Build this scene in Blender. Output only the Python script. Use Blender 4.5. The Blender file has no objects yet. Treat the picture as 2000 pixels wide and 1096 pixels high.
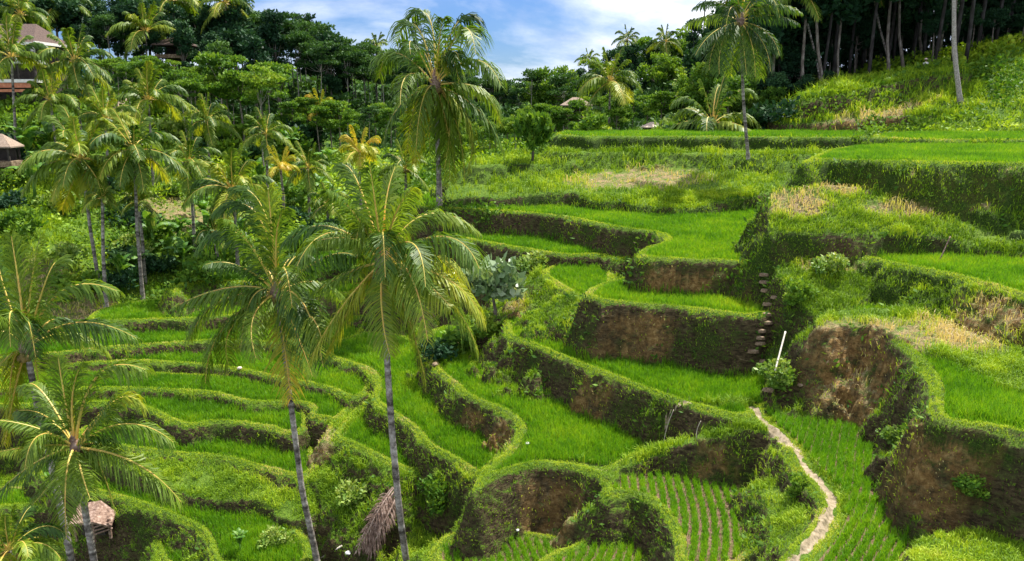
import bpy, math, random
import numpy as np
C = bpy.context.scene.collection
sc = bpy.context.scene
R = math.radians
rng = np.random.default_rng(7)
random.seed(7)

# ---------------------------------------------------------------- camera, world, sun, exposure
EYE = 24.0                      # eye height above world zero
TILT = R(12.6)
F = 1556.0                      # focal length in units of the 2000 px wide photograph
cam_d = bpy.data.cameras.new("camera"); cam = bpy.data.objects.new("camera", cam_d); C.objects.link(cam)
cam_d.lens = F / 2000 * 36; cam_d.sensor_width = 36; cam_d.clip_end = 2000; cam_d.clip_start = 0.1
cam.location = (0, 0, EYE); cam.rotation_euler = (math.pi / 2 - TILT, 0, 0)
sc.camera = cam
SUN_EL, SUN_AZ = 60.0, 42.0     # elevation; azimuth to the right of the view direction (+Y)
w = bpy.data.worlds.new("World"); sc.world = w; w.use_nodes = True
nt = w.node_tree; nt.nodes.clear()
def N(nt, t, **kw):
    n = nt.nodes.new(t)
    for k, v in kw.items():
        if k == 'inp':
            for a, b in v.items(): n.inputs[a].default_value = b
        else: setattr(n, k, v)
    return n
L_ = lambda nt, a, b: nt.links.new(a, b)
def ramp(nt, stops, interp='LINEAR'):
    n = nt.nodes.new('ShaderNodeValToRGB'); e = n.color_ramp.elements
    n.color_ramp.interpolation = interp
    while len(e) < len(stops): e.new(0.5)
    for i, (p, c) in enumerate(stops): e[i].position = p; e[i].color = (*c, 1)
    return n
sky = N(nt, 'ShaderNodeTexSky', sky_type='NISHITA', sun_disc=False, sun_elevation=R(SUN_EL), sun_rotation=R(SUN_AZ),
        air_density=1.0, dust_density=0.6, ozone_density=2.5)
tc = N(nt, 'ShaderNodeTexCoord')
sep = N(nt, 'ShaderNodeSeparateXYZ'); L_(nt, tc.outputs['Generated'], sep.inputs[0])
zz = N(nt, 'ShaderNodeMath', operation='MAXIMUM', inp={1: 0.0}); L_(nt, sep.outputs[2], zz.inputs[0])
za = N(nt, 'ShaderNodeMath', operation='ADD', inp={1: 0.38}); L_(nt, zz.outputs[0], za.inputs[0])
dx = N(nt, 'ShaderNodeMath', operation='DIVIDE'); L_(nt, sep.outputs[0], dx.inputs[0]); L_(nt, za.outputs[0], dx.inputs[1])
dy = N(nt, 'ShaderNodeMath', operation='DIVIDE'); L_(nt, sep.outputs[1], dy.inputs[0]); L_(nt, za.outputs[0], dy.inputs[1])
cb = N(nt, 'ShaderNodeCombineXYZ', inp={2: 3.1}); L_(nt, dx.outputs[0], cb.inputs[0]); L_(nt, dy.outputs[0], cb.inputs[1])
n1 = N(nt, 'ShaderNodeTexNoise', inp={'Scale': 1.15, 'Detail': 9.0, 'Roughness': 0.58, 'Distortion': 0.4}); L_(nt, cb.outputs[0], n1.inputs['Vector'])
cr = ramp(nt, [(0.36, (0.05, 0.05, 0.05)), (0.54, (1, 1, 1))]); L_(nt, n1.outputs['Fac'], cr.inputs[0])
n2 = N(nt, 'ShaderNodeTexNoise', inp={'Scale': 3.0, 'Detail': 6.0, 'Roughness': 0.6}); L_(nt, cb.outputs[0], n2.inputs['Vector'])
cc = ramp(nt, [(0.35, (6.2, 7.4, 10.4)), (0.62, (14.5, 14.8, 15.4))]); L_(nt, n2.outputs['Fac'], cc.inputs[0])
tint = N(nt, 'ShaderNodeMixRGB', blend_type='MULTIPLY', inp={0: 1.0, 2: (0.5, 0.76, 1.25, 1)}); L_(nt, sky.outputs[0], tint.inputs[1])
mx = N(nt, 'ShaderNodeMixRGB'); L_(nt, cr.outputs[0], mx.inputs[0]); L_(nt, tint.outputs[0], mx.inputs[1]); L_(nt, cc.outputs[0], mx.inputs[2])
bg = N(nt, 'ShaderNodeBackground', inp={'Strength': 0.05}); L_(nt, mx.outputs[0], bg.inputs[0])
L_(nt, bg.outputs[0], N(nt, 'ShaderNodeOutputWorld').inputs[0])
sl = bpy.data.lights.new("sun", 'SUN'); sun = bpy.data.objects.new("sun", sl); C.objects.link(sun)
sl.energy = 5.0; sl.angle = R(0.55); sl.color = (1.0, 0.95, 0.86)
from mathutils import Vector
sd_ = Vector((math.sin(R(SUN_AZ)) * math.cos(R(SUN_EL)), math.cos(R(SUN_AZ)) * math.cos(R(SUN_EL)), math.sin(R(SUN_EL))))
sun.rotation_euler = sd_.to_track_quat('Z', 'Y').to_euler()
sun.location = (20, 30, 80)
sc.view_settings.view_transform = 'Standard'; sc.view_settings.look = 'None'
sc.view_settings.exposure = 1.05; sc.view_settings.gamma = 1.0
sc.render.engine = 'CYCLES'
try:
    sc.cycles.max_bounces = 6; sc.cycles.diffuse_bounces = 3; sc.cycles.transmission_bounces = 4; sc.cycles.transparent_max_bounces = 4
except Exception: pass

# ---------------------------------------------------------------- helpers
def ray(px, py):
    u = (px - 1000) / F; v = (py - 548) / F
    return u, math.cos(TILT) - v * math.sin(TILT), -(math.sin(TILT) + v * math.cos(TILT))
def at_z(px, py, drop):         # the point of a level surface `drop` metres below the eye seen at (px,py)
    u, f, d = ray(px, py); s = -drop / d
    return np.array([u * s, f * s, EYE - drop])
def at_y(px, py, Y):            # the point Y metres ahead seen at (px,py)
    u, f, d = ray(px, py); s = Y / f
    return np.array([u * s, Y, EYE + d * s])
def tag(o, label=None, cat=None, group=None, kind=None):
    if label: o['label'] = label
    if cat: o['category'] = cat
    if group: o['group'] = group
    if kind: o['kind'] = kind
    return o
def empty(name, loc=(0, 0, 0), rz=0):
    o = bpy.data.objects.new(name, None); C.objects.link(o); o.location = [float(a) for a in loc]; o.rotation_euler = (0, 0, rz); return o
def mesh_np(name, V, faces, mat=None, smooth=False, attrs=None, uniform=None):
    """faces: list of (n,k) int arrays"""
    me = bpy.data.meshes.new(name); V = np.asarray(V, np.float32)
    me.vertices.add(len(V)); me.vertices.foreach_set('co', V.ravel())
    loops = np.concatenate([f.ravel() for f in faces]).astype(np.int32)
    sizes = np.concatenate([np.full(len(f), f.shape[1]) for f in faces]).astype(np.int32)
    me.loops.add(len(loops)); me.loops.foreach_set('vertex_index', loops)
    me.polygons.add(len(sizes)); st = np.zeros(len(sizes), np.int32); st[1:] = np.cumsum(sizes)[:-1]
    me.polygons.foreach_set('loop_start', st)
    me.polygons.foreach_set('use_smooth', np.full(len(sizes), smooth))
    me.update(calc_edges=True)
    for k, a in (attrs or {}).items():
        a = np.asarray(a, np.float32)
        if a.ndim == 1:
            at = me.attributes.new(k, 'FLOAT', 'POINT'); at.data.foreach_set('value', a)
        else:
            at = me.attributes.new(k, 'FLOAT_COLOR', 'POINT'); at.data.foreach_set('color', np.c_[a, np.ones(len(a))].astype(np.float32).ravel())
    if mat: me.materials.append(mat)
    return me
def obj(name, me, parent=None):
    o = bpy.data.objects.new(name, me); C.objects.link(o)
    if parent: o.parent = parent
    return o
class MB:                       # collects tubes, boxes, strips into one mesh
    def __init__(s): s.V = []; s.F3 = []; s.F4 = []; s.n = 0; s.A = []
    def add(s, V, F3=None, F4=None, a=0.5):
        V = np.asarray(V, float)
        if F3 is not None and len(F3): s.F3.append(np.asarray(F3) + s.n)
        if F4 is not None and len(F4): s.F4.append(np.asarray(F4) + s.n)
        s.V.append(V); s.A.append(np.broadcast_to(a, (len(V),)).astype(float)); s.n += len(V)
    def tube(s, P, r, k=8, cap=True, a=0.5):
        P = np.asarray(P, float); m = len(P); r = np.broadcast_to(r, (m,))
        T = np.gradient(P, axis=0); T /= np.linalg.norm(T, axis=1)[:, None] + 1e-9
        ref = np.array([0.31, 0.95, 0.1]) if abs(T[0][2]) > 0.6 else np.array([0, 0, 1.0])
        U = np.cross(T, ref); U /= np.linalg.norm(U, axis=1)[:, None] + 1e-9; W = np.cross(T, U)
        an = np.arange(k) * 2 * math.pi / k
        V = P[:, None] + r[:, None, None] * (np.cos(an)[None, :, None] * U[:, None] + np.sin(an)[None, :, None] * W[:, None])
        F = [[i * k + j, i * k + (j + 1) % k, (i + 1) * k + (j + 1) % k, (i + 1) * k + j] for i in range(m - 1) for j in range(k)]
        V = V.reshape(-1, 3); F3 = []
        if cap:
            V = np.vstack([V, P[0], P[-1]]); c0, c1 = m * k, m * k + 1
            F3 = [[c0, (j + 1) % k, j] for j in range(k)] + [[c1, (m - 1) * k + j, (m - 1) * k + (j + 1) % k] for j in range(k)]
        s.add(V, F3, F, a)
    def box(s, c, size, rz=0, a=0.5, taper=1.0):
        x, y, z = [q / 2 for q in size]; V = []
        for k, zz in enumerate((-z, z)):
            t = taper if k else 1
            V += [(-x * t, -y * t, zz), (x * t, -y * t, zz), (x * t, y * t, zz), (-x * t, y * t, zz)]
        V = np.array(V); cs, sn = math.cos(rz), math.sin(rz)
        V = np.c_[V[:, 0] * cs - V[:, 1] * sn, V[:, 0] * sn + V[:, 1] * cs, V[:, 2]] + np.asarray(c, float)
        s.add(V, None, [[0, 3, 2, 1], [4, 5, 6, 7], [0, 1, 5, 4], [1, 2, 6, 5], [2, 3, 7, 6], [3, 0, 4, 7]], a)
    def mesh(s, name, mat, smooth=True):
        fs = []
        if s.F4: fs.append(np.concatenate(s.F4))
        if s.F3: fs.append(np.concatenate(s.F3))
        return mesh_np(name, np.concatenate(s.V), fs, mat, smooth, {'v': np.concatenate(s.A)})
    def build(s, name, mat, parent=None, smooth=True): return obj(name, s.mesh(name, mat, smooth), parent)
# value noise on numpy arrays
_tab = np.random.default_rng(3).random((256, 256))
def vnoise(x, y):
    xi = np.floor(x).astype(int); yi = np.floor(y).astype(int); fx = x - xi; fy = y - yi
    fx = fx * fx * (3 - 2 * fx); fy = fy * fy * (3 - 2 * fy)
    a = _tab[xi & 255, yi & 255]; b = _tab[(xi + 1) & 255, yi & 255]; c = _tab[xi & 255, (yi + 1) & 255]; d = _tab[(xi + 1) & 255, (yi + 1) & 255]
    return (a * (1 - fx) + b * fx) * (1 - fy) + (c * (1 - fx) + d * fx) * fy
def fbm(x, y, s, o=3):
    r = 0; a = 1; t = 0
    for i in range(o):
        r = r + a * (vnoise(x * s + 17.3 * i, y * s + 5.1 * i) - 0.5); t += a; a *= 0.5; s *= 2.03
    return r / t * 2        # about -1..1
# ---------------------------------------------------------------- terrain: level terraces (traced outlines laid on their own levels) over a hillside
# name, drop below the eye (or None when each point has its own), wall steepness, kind, outline
T_ = [
 ('', 2.8, 3.0, 'rice', [(1705,276),(2100,278),(2100,262),(1705,262)]),
 ('', 3.2, 2.6, 'rice', [(1560,322),(1585,314),(1680,319),(1850,322),(2100,327),(2100,286),(1640,287)]),
 ('', None, 2.6, 'bank', [(1498,445,6.05),(1530,455,6.35),(1600,464,6.6),(1700,474,6.85),(1780,478,6.95),(1850,470,6.75),(1920,486,7.0),(2100,490,7.1),(2100,420,5.7),(1800,395,5.1),(1650,350,4.03),(1540,350,3.97),(1512,385,4.95)]),
 ('', 3.1, 2.6, 'rice', [(1085,269),(1300,269),(1500,270),(1705,272),(1705,259),(1090,259)]),
 ('', 4.3, 0.9, 'bank', [(1070,300),(1200,297),(1400,300),(1560,303),(1640,300),(1700,285),(1090,284)]),
 ('', 5.2, 1.0, 'bank', [(905,325),(1000,320),(1085,322),(1085,308),(930,310)]),
 ('', None, 2.2, 'bank', [(868,388,7.3),(900,384,7.3),(978,387,7.3),(1051,384,7.3),(1124,381,7.2),(1153,394,7.4),(1215,396,7.4),(1350,402,7.3),(1409,388,7.1),(1520,384,7.0),(1560,312,4.9),(1100,306,4.8),(950,325,5.6),(880,365,6.9)]),
 ('', 8.2, 3.5, 'rice', [(778,397),(814,408),(905,412),(978,416),(1051,421),(1106,428),(1161,439),(1216,450),(1270,456),(1296,463),(1303,472),(1285,481),(1256,487),(1245,499),(1250,508),(1289,509),(1350,513),(1400,514),(1446,517),(1490,523),(1515,518),(1580,480),(1560,430),(1520,380),(1300,378),(1100,374),(900,372),(830,380)]),
 ('', None, 2.2, 'bank', [(1514,520,7.75),(1530,503,7.6),(1565,497,7.5),(1690,505,7.6),(1720,540,8.2),(1700,575,8.9),(1660,606,9.35),(1600,622,9.6),(1560,600,9.3),(1525,555,8.6)]),
 ('', 7.6, 1.35, 'rice', [(1610,500),(1625,492),(1610,490),(1665,505),(1740,520),(1811,533),(1870,545),(1920,560),(1960,572),(2000,585),(2100,620),(2100,480),(1800,470),(1600,468),(1510,480)]),
 ('', 10.0, 3.5, 'rice', [(1139,580),(1154,585),(1175,593),(1234,598),(1300,603),(1373,611),(1420,619),(1475,622),(1515,616),(1535,600),(1530,545),(1250,540),(1185,553),(1150,568)]),
 ('', 10.8, 0.75, 'rice', [(1060,543),(1075,552),(1100,568),(1128,585),(1150,590),(1200,565),(1195,520),(1120,515),(1062,526)]),
 ('', 10.0, 3.0, 'rice', [(847,467),(905,469),(953,478),(1015,489),(1070,498),(1124,503),(1168,500),(1190,507),(1215,512),(1260,500),(1250,450),(1100,430),(900,430),(850,445)]),
 ('', 12.8, 3.2, 'rice', [(955,575),(964,596),(985,628),(986,658),(1013,670),(1050,682),(1081,698),(1161,728),(1234,757),(1300,782),(1350,797),(1400,812),(1457,824),(1500,800),(1545,770),(1550,740),(1520,690),(1300,650),(1130,610),(1080,575),(1030,545),(985,545)]),
 ('', 12.95, 2.6, 'young', [(1457,824),(1482,833),(1512,845),(1527,868),(1540,905),(1563,945),(1590,972),(1598,1000),(1582,1035),(1545,1070),(1510,1110),(1470,1200),(1900,1260),(1900,1060),(1900,1000),(1800,860),(1700,800),(1600,740),(1545,752),(1500,790)]),
 ('', None, 1.0, 'bank', [(1450,945,14.3),(1490,985,14.2),(1510,1040,14.2),(1495,1120,14.2),(1600,1120,13.0),(1600,960,13.0),(1530,925,13.4)]),
 ('', 9.5, 4.0, 'rice', [(1625,640),(1604,636),(1650,622),(1690,635),(1720,652),(1770,690),(1800,722),(1818,755),(1815,785),(1812,805),(1835,832),(1886,838),(1938,846),(2000,860),(2100,885),(2100,640),(1900,560),(1700,560),(1640,600)]),
 ('', 14.9, 2.6, 'rice', [(854,733),(870,745),(887,756),(898,771),(927,787),(964,800),(997,818),(1015,837),(1002,860),(986,888),(965,905),(942,925),(916,968),(942,950),(978,931),(1015,920),(1051,912),(1106,916),(1161,931),(1197,948),(1205,915),(1300,880),(1345,850),(1280,800),(1100,740),(980,690),(930,640),(835,640),(835,700)]),
 ('', 15.1, 2.3, 'young', [(1190,908),(1185,935),(1172,978),(1219,967),(1256,973),(1288,998),(1305,1025),(1320,1060),(1315,1120),(1475,1120),(1500,1000),(1480,900),(1400,850),(1300,880)]),
 ('', 16.7, 2.0, 'young', [(1040,1120),(1060,1090),(1120,1068),(1165,1040),(1190,1015),(1240,1000),(1330,1010),(1360,1120)]),
 ('', 17.3, 1.2, 'young', [(840,1075),(870,1048),(905,1038),(960,1035),(1050,1043),(1110,1055),(1090,1120),(845,1120)]),
 ('', 16.4, 2.6, 'rice', [(683,714),(710,722),(728,735),(735,755),(725,780),(730,792),(765,813),(805,840),(828,872),(850,885),(884,903),(925,932),(945,935),(980,900),(1010,850),(980,800),(880,760),(850,730),(840,690),(790,655),(700,650),(640,660),(600,670),(640,700)]),
 ('', 17.6, 1.1, 'rice', [(705,785),(690,800),(665,830),(645,857),(686,873),(723,891),(759,910),(790,925),(850,930),(870,900),(800,830),(740,790)]),
 ('', None, 1.6, 'bank', [(640,862,18.0),(600,912,18.8),(640,978,19.3),(690,1045,20.0),(760,1045,20.0),(735,945,19.0),(785,935,18.4),(720,892,18.0)]),
 ('', None, 1.3, 'bank', [(800,930,18.0),(925,965,17.5),(905,1010,18.6),(800,1005,19.2),(780,960,18.7)]),
 ('', None, 1.2, 'bank', [(790,1040,19.6),(870,1030,19.2),(880,1130,19.3),(780,1130,19.9)]),
 ('', 13.8, 1.3, 'rice', [(330,580),(365,556),(400,553),(440,553),(470,556),(520,560),(520,535),(370,530)]),
 ('', 15.4, 3.4, 'rice', [(160,632),(234,630),(365,627),(474,619),(600,610),(720,600),(720,570),(480,572),(340,585),(200,600)]),
 ('', 16.3, 3.4, 'rice', [(-80,712),(50,700),(120,694),(232,681),(365,673),(430,668),(520,674),(600,674),(700,668),(720,630),(480,628),(200,635),(-80,660)]),
 ('', 17.0, 3.4, 'rice', [(-80,725),(100,718),(200,712),(274,710),(310,712),(394,717),(440,722),(474,728),(520,738),(562,746),(620,757),(660,771),(693,785),(722,770),(730,735),(690,690),(500,682),(200,690),(-80,695)]),
 ('', 17.5, 3.2, 'rice', [(-80,765),(100,765),(219,763),(300,766),(416,771),(438,780),(493,793),(547,789),(590,791),(610,799),(598,817),(625,820),(655,826),(675,812),(702,785),(640,762),(560,742),(200,726),(-80,730)]),
 ('', 18.0, 3.2, 'rice', [(-80,800),(150,792),(230,791),(280,800),(310,815),(340,830),(365,837),(395,832),(420,828),(470,832),(504,838),(530,840),(551,851),(585,850),(605,835),(600,800),(400,765),(220,762),(-80,770)]),
 ('', 19.0, 2.2, 'rice', [(150,870),(250,880),(343,893),(438,898),(493,916),(560,932),(605,938),(625,900),(595,850),(500,835),(330,835),(150,830)]),
 ('', None, 2.4, 'bank', [(200,905,19.4),(292,930,19.6),(365,970,19.8),(456,977,19.8),(529,984,19.9),(548,1012,20.0),(605,1015,19.9),(625,935,19.1),(330,890,19.1),(200,880,19.1)]),
 ('', 20.5, 2.0, 'rice', [(60,935),(179,964),(240,980),(292,997),(383,1034),(405,1063),(415,1120),(640,1120),(560,1000),(300,920),(60,900)]),
 ('', 21.6, 1.6, 'rice', [(-80,1000),(100,990),(250,1015),(300,1045),(310,1120),(430,1120),(400,1030),(200,960),(-80,950)]),
 ('', None, 2.0, 'bank', [(1590,640,9.3),(1690,634,9.35),(1760,665,9.4),(1830,700,9.4),(1900,735,9.4),(1990,775,9.4),(2100,800,9.4),(2100,720,9.0),(1900,650,9.0),(1750,600,9.0),(1620,600,9.05)]),
 ('', 11.6, 1.2, 'rice', [(560,455),(640,462),(720,462),(800,472),(850,486),(870,460),(780,440),(600,436)]),
 ('', 12.8, 1.2, 'rice', [(560,520),(640,524),(720,520),(800,528),(860,536),(880,500),(700,492),(560,495)]),
 ('', 14.2, 1.2, 'rice', [(560,572),(640,578),(720,574),(800,584),(880,592),(900,560),(800,545),(560,548)]),
 ('', 12.2, 1.3, 'bank', [(1795,1070),(1850,1048),(1930,1036),(2100,1030),(2100,1180),(1770,1180)]),
 ('', 'Y', 1.3, 'wild', [(1550,206,86),(1640,180,86),(1720,160,87),(1800,140,88),(1880,148,88),(1880,138,93),(1790,127,95),(1700,147,95),(1600,180,95)]),
 ('', 'Y', 2.4, 'wild', [(1490,244,86),(1560,226,84),(1650,224,83),(1750,230,82),(1860,237,80),(1900,225,80),(1930,190,84),(1880,142,90),(1790,129,94),(1700,152,94),(1600,187,92),(1520,218,90)]),
]
RIDGE = [([(1610,634,9.5),(1577,660,10.3),(1556,700,11.5)], 0.4, 2.4),
 ([(1205,910,14.85),(1300,872,14.2),(1380,852,13.5),(1450,832,12.95),(1490,836,12.95)], 0.32, 2.4),
 ([(1120,1014,16.1),(1150,996,15.6),(1190,978,15.2),(1222,966,15.1)], 0.15, 2.0),
 ([(705,786,17.45),(680,815,17.5),(650,858,17.6)], 0.5, 1.6)]
CTRL_Z = [(-14,20,24),(0,20,23.5),(14,18,17),(-20,35,24.5),(0,32,22.5),(10,28,18),(22,26,16),(-22,45,21),(-8,42,20.5),(4,44,17.5),(12,40,15.5),
          (25,40,12),(0,55,16),(10,52,13.5),(20,50,11),(8,62,10.5),(22,65,8),(35,60,7),(-10,58,16.5),(-25,58,16.5),(-35,50,20),(-35,30,24),(-45,70,9),(30,80,5),(0,72,9)]
CTRL_Y = [(0,420,64),(60,480,62),(180,560,63),(330,560,67),(480,540,68),(620,560,64),(720,520,66),(0,330,76),(200,450,72),(300,430,78),(450,480,72),(600,430,84),(700,420,78),
          (300,340,90),(150,330,84),(0,250,88),(500,330,98),(700,350,96),(790,385,80),(150,180,104),(0,130,110),(-150,130,110),(-150,300,85),(300,180,122),(500,190,138),
          (650,240,140),(800,262,145),(880,300,110),(950,250,160),(1050,255,165),(1150,245,170),(1250,240,150),(1350,258,112),(1450,262,100),(1040,290,100),
          (1600,180,105),(1800,122,104),(1700,140,135),(1500,170,140),(1900,120,120),(2000,100,96),(2100,60,100),(1960,150,88),(1960,250,74),(2050,240,72),(2150,200,75),(1350,200,170),(1900,200,150)]
cp = [np.array([x, y, EYE - d]) for x, y, d in CTRL_Z] + [at_y(*c) for c in CTRL_Y]
cp = np.array(cp)
def rbf_fit(P, vals):
    D = np.linalg.norm(P[:, None] - P[None], axis=2); n = len(P)
    A = np.zeros((n + 3, n + 3)); A[:n, :n] = D; A[:n, n] = 1; A[:n, n + 1:] = P; A[n:, :n] = A[:n, n:].T
    A[:n, :n] += np.eye(n) * -0.5
    return np.linalg.solve(A, np.r_[vals, 0, 0, 0])
_wts = rbf_fit(cp[:, :2], cp[:, 2])
def base_h(X, Y):
    out = np.full(X.shape, _wts[-3]) + _wts[-2] * X + _wts[-1] * Y
    for (x, y, _), wt in zip(cp, _wts[:-3]): out = out + wt * np.sqrt((X - x) ** 2 + (Y - y) ** 2)
    return out
def chaikin(P, n=2):
    for _ in range(n):
        Q = np.roll(P, -1, 0); P = np.stack([P * .75 + Q * .25, P * .25 + Q * .75], 1).reshape(-1, P.shape[1])
    return P
POL = []
for nm, z, k, kind, pts in T_:
    if z is None: W = np.array([at_z(*p) for p in pts])
    elif z == 'Y': W = np.array([at_y(*p) for p in pts])
    else: W = np.array([at_z(p[0], p[1], z) for p in pts])
    A = np.c_[W[:, 0], W[:, 1], np.ones(len(W))]
    if isinstance(z, float): pl = np.array([0, 0, EYE - z])
    else:
        m0 = W.mean(0); Q = W - m0; g = np.linalg.solve(Q[:, :2].T @ Q[:, :2] + np.eye(2) * 1.0, Q[:, :2].T @ Q[:, 2]); pl = np.array([g[0], g[1], m0[2] - g @ m0[:2]])
    POL.append((chaikin(W[:, :2]), pl, k, kind, W[:, 2].max() + 0.1))
RID = [(np.array([at_z(*p) for p in pts]), wd, k) for pts, wd, k in RIDGE]
def sdist(P, X, Y):              # signed distance, positive inside
    d2 = np.full(X.shape, 1e9); ins = np.zeros(X.shape, bool)
    for (x0, y0), (x1, y1) in zip(P, np.roll(P, -1, 0)):
        ex, ey = x1 - x0, y1 - y0; L = ex * ex + ey * ey + 1e-12
        t = np.clip(((X - x0) * ex + (Y - y0) * ey) / L, 0, 1)
        d2 = np.minimum(d2, (X - x0 - t * ex) ** 2 + (Y - y0 - t * ey) ** 2)
        if y0 != y1: ins ^= ((y0 > Y) != (y1 > Y)) & (X < (x1 - x0) * (Y - y0) / (y1 - y0) + x0)
    return np.where(ins, 1, -1) * np.sqrt(d2)
def terrain(X, Y):
    """height, field mask, inside distance of the winning terrace, kind id"""
    H = base_h(X, Y) + fbm(X, Y, 0.22, 3) * 0.8 * np.clip((Y - 60) / 40, 0.15, 1)
    win = np.full(X.shape, -1); SD = np.full(X.shape, -9.0)
    wob = fbm(X + 50, Y, 0.9, 3); rough = fbm(X, Y + 90, 2.4, 3)
    for i, (P, pl, k, kind, top) in enumerate(POL):
        lo = P.min(0) - 9; hi = P.max(0) + 9
        m = (X > lo[0]) & (X < hi[0]) & (Y > lo[1]) & (Y < hi[1])
        if not m.any(): continue
        x = X[m]; y = Y[m]; s = sdist(P, x, y)
        dist = np.maximum(-s, 0)
        dd = np.maximum(dist + (0.16 * wob[m] + 0.12 * rough[m]) * np.clip(dist / 0.25, 0, 1) * (1 if k > 1.4 else 1.8), 0)
        kk = k * (1 + 0.35 * wob[m] * np.clip(dist, 0, 1))
        h = np.minimum(pl[0] * x + pl[1] * y + pl[2], top)
        if k > 1.5:     # bulges and hollows in the steep faces
            dd = np.maximum(dd + 0.30 * fbm(x * 1.0 + 7, y, .55, 2) * np.clip(dist / .6, 0, 1), 0)
        fall = kk * (np.sqrt(dd * dd + 0.02) - math.sqrt(0.02))
        if k > 1.5:
            brk = 2.0 + 0.6 * wob[m]; fall = np.where(fall > brk, brk + (fall - brk) * .68, fall)
        h = h - fall
        if kind in ('rice', 'young'):
            h = h + 0.16 * np.exp(-((s - 0.24) / 0.17) ** 2)
        elif kind == 'bank':
            h = h + 0.10 * rough[m] * np.clip(s * 2 + 1, 0, 1)
        elif kind == 'wild': h = h + 0.9 * wob[m] * np.clip(s * .3, 0, 1)
        Hm = H[m]; g = h > Hm
        Hm[g] = h[g]; H[m] = Hm
        wm = win[m]; wm[g] = i; win[m] = wm
        sm = SD[m]; sm[g] = s[g]; SD[m] = sm
    for P, wd, k in RID:
        lo = P[:, :2].min(0) - 4; hi = P[:, :2].max(0) + 4
        m = (X > lo[0]) & (X < hi[0]) & (Y > lo[1]) & (Y < hi[1])
        if not m.any(): continue
        x = X[m]; y = Y[m]; best = np.full(x.shape, -99.0)
        for a, b in zip(P[:-1], P[1:]):
            e = b - a; t = np.clip(((x - a[0]) * e[0] + (y - a[1]) * e[1]) / (e[0] ** 2 + e[1] ** 2), 0, 1)
            d = np.maximum(np.hypot(x - a[0] - t * e[0], y - a[1] - t * e[1]) + 0.15 * wob[m] - wd, 0)
            best = np.maximum(best, a[2] + t * e[2] - k * (np.sqrt(d * d + 0.02) - 0.14))
        Hm = H[m]; g = best > Hm; Hm[g] = best[g]; H[m] = Hm
        wm = win[m]; wm[g] = -1; win[m] = wm
    return H, win, SD
KIND = np.array([{'rice': 1, 'young': 2, 'bank': 3, 'wild': 4}[p[3]] for p in POL] + [0])
# grid: columns fan out from the viewpoint, rows get longer with distance
uu = np.r_[np.linspace(-1.15, -0.70, 60, endpoint=False), np.linspace(-0.70, 0.70, 1180), np.linspace(0.70, 1.15, 61)[1:]]
YY = np.exp(np.linspace(math.log(13), math.log(230), 1150))
GU, GY = np.meshgrid(uu, YY); GX = GU * GY
GH, GW, GS = terrain(GX, GY)
nr, nc = GX.shape
# fine roughness on steep parts
def slope(H):
    dY = np.gradient(H, axis=0) / np.gradient(GY, axis=0); dX = np.gradient(H, axis=1) / (np.gradient(GU, axis=1) * GY)
    dYr = dY - dX * GU
    return np.sqrt(dX ** 2 + dYr ** 2)
SL = slope(GH)
kind = KIND[GW]
infield = (GS > 0.42) & ((kind == 1) | (kind == 2))
GH = GH + np.where(infield | (GS > -.15), 0, np.clip(SL - .6, 0, 1.5) * 0.11 * fbm(GX + GH * .5, GY + GH, 1.1, 3)) + np.where(infield, 0, np.clip(SL, 0, 1.5) * 0.09 * fbm(GX * 1.0 + GH, GY + GH * 1.3, 3.1, 3) + 0.03 * fbm(GX, GY, 6, 2))
def lookup(X, Y):
    X = np.asarray(X, float); Y = np.asarray(Y, float)
    i = np.log(np.clip(Y, 13.01, 229) / 13) / (math.log(230 / 13)) * (nr - 1); j = np.interp(X / np.maximum(Y, 1), uu, np.arange(nc))
    i0 = np.clip(i.astype(int), 0, nr - 2); j0 = np.clip(j.astype(int), 0, nc - 2); a = i - i0; b = j - j0
    return (GH[i0, j0] * (1 - b) + GH[i0, j0 + 1] * b) * (1 - a) + (GH[i0 + 1, j0] * (1 - b) + GH[i0 + 1, j0 + 1] * b) * a
def hz(x, y): return float(lookup(np.array([x]), np.array([y]))[0])
# footpath
PATH = [(1300,790),(1380,797),(1440,795),(1466,797),(1493,824),(1526,853),(1555,878),(1570,908),(1603,937),(1625,966),(1621,999),(1603,1035),(1570,1072),(1552,1096),(1520,1140)]
PW = np.array([at_z(x, y, 12.85)[:2] for x, y in PATH])
PATH2 = np.array([at_z(x, y, 14.8)[:2] for x, y in [(1050,905),(1110,903),(1150,910),(1185,915),(1210,912)]])
def dline(P, X, Y):
    d2 = np.full(X.shape, 1e9)
    for (x0, y0), (x1, y1) in zip(P[:-1], P[1:]):
        ex, ey = x1 - x0, y1 - y0; t = np.clip(((X - x0) * ex + (Y - y0) * ey) / (ex * ex + ey * ey), 0, 1)
        d2 = np.minimum(d2, (X - x0 - t * ex) ** 2 + (Y - y0 - t * ey) ** 2)
    return np.sqrt(d2)
near = (GY < 40) & (GX > -5)
pathd = np.full(GX.shape, 9.0); pathd[near] = np.minimum(dline(PW[3:], GX[near], GY[near]), dline(PW[:4], GX[near], GY[near]) + 0.14)
pathd[near] = np.minimum(pathd[near], dline(PATH2, GX[near], GY[near]) + 0.17)
PM = np.clip(1.3 - (pathd + 0.22 * fbm(GX, GY, 1.9, 4)) / 0.2, 0, 1)
GH = GH - 0.05 * PM
infield &= (pathd > 0.5)
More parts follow.
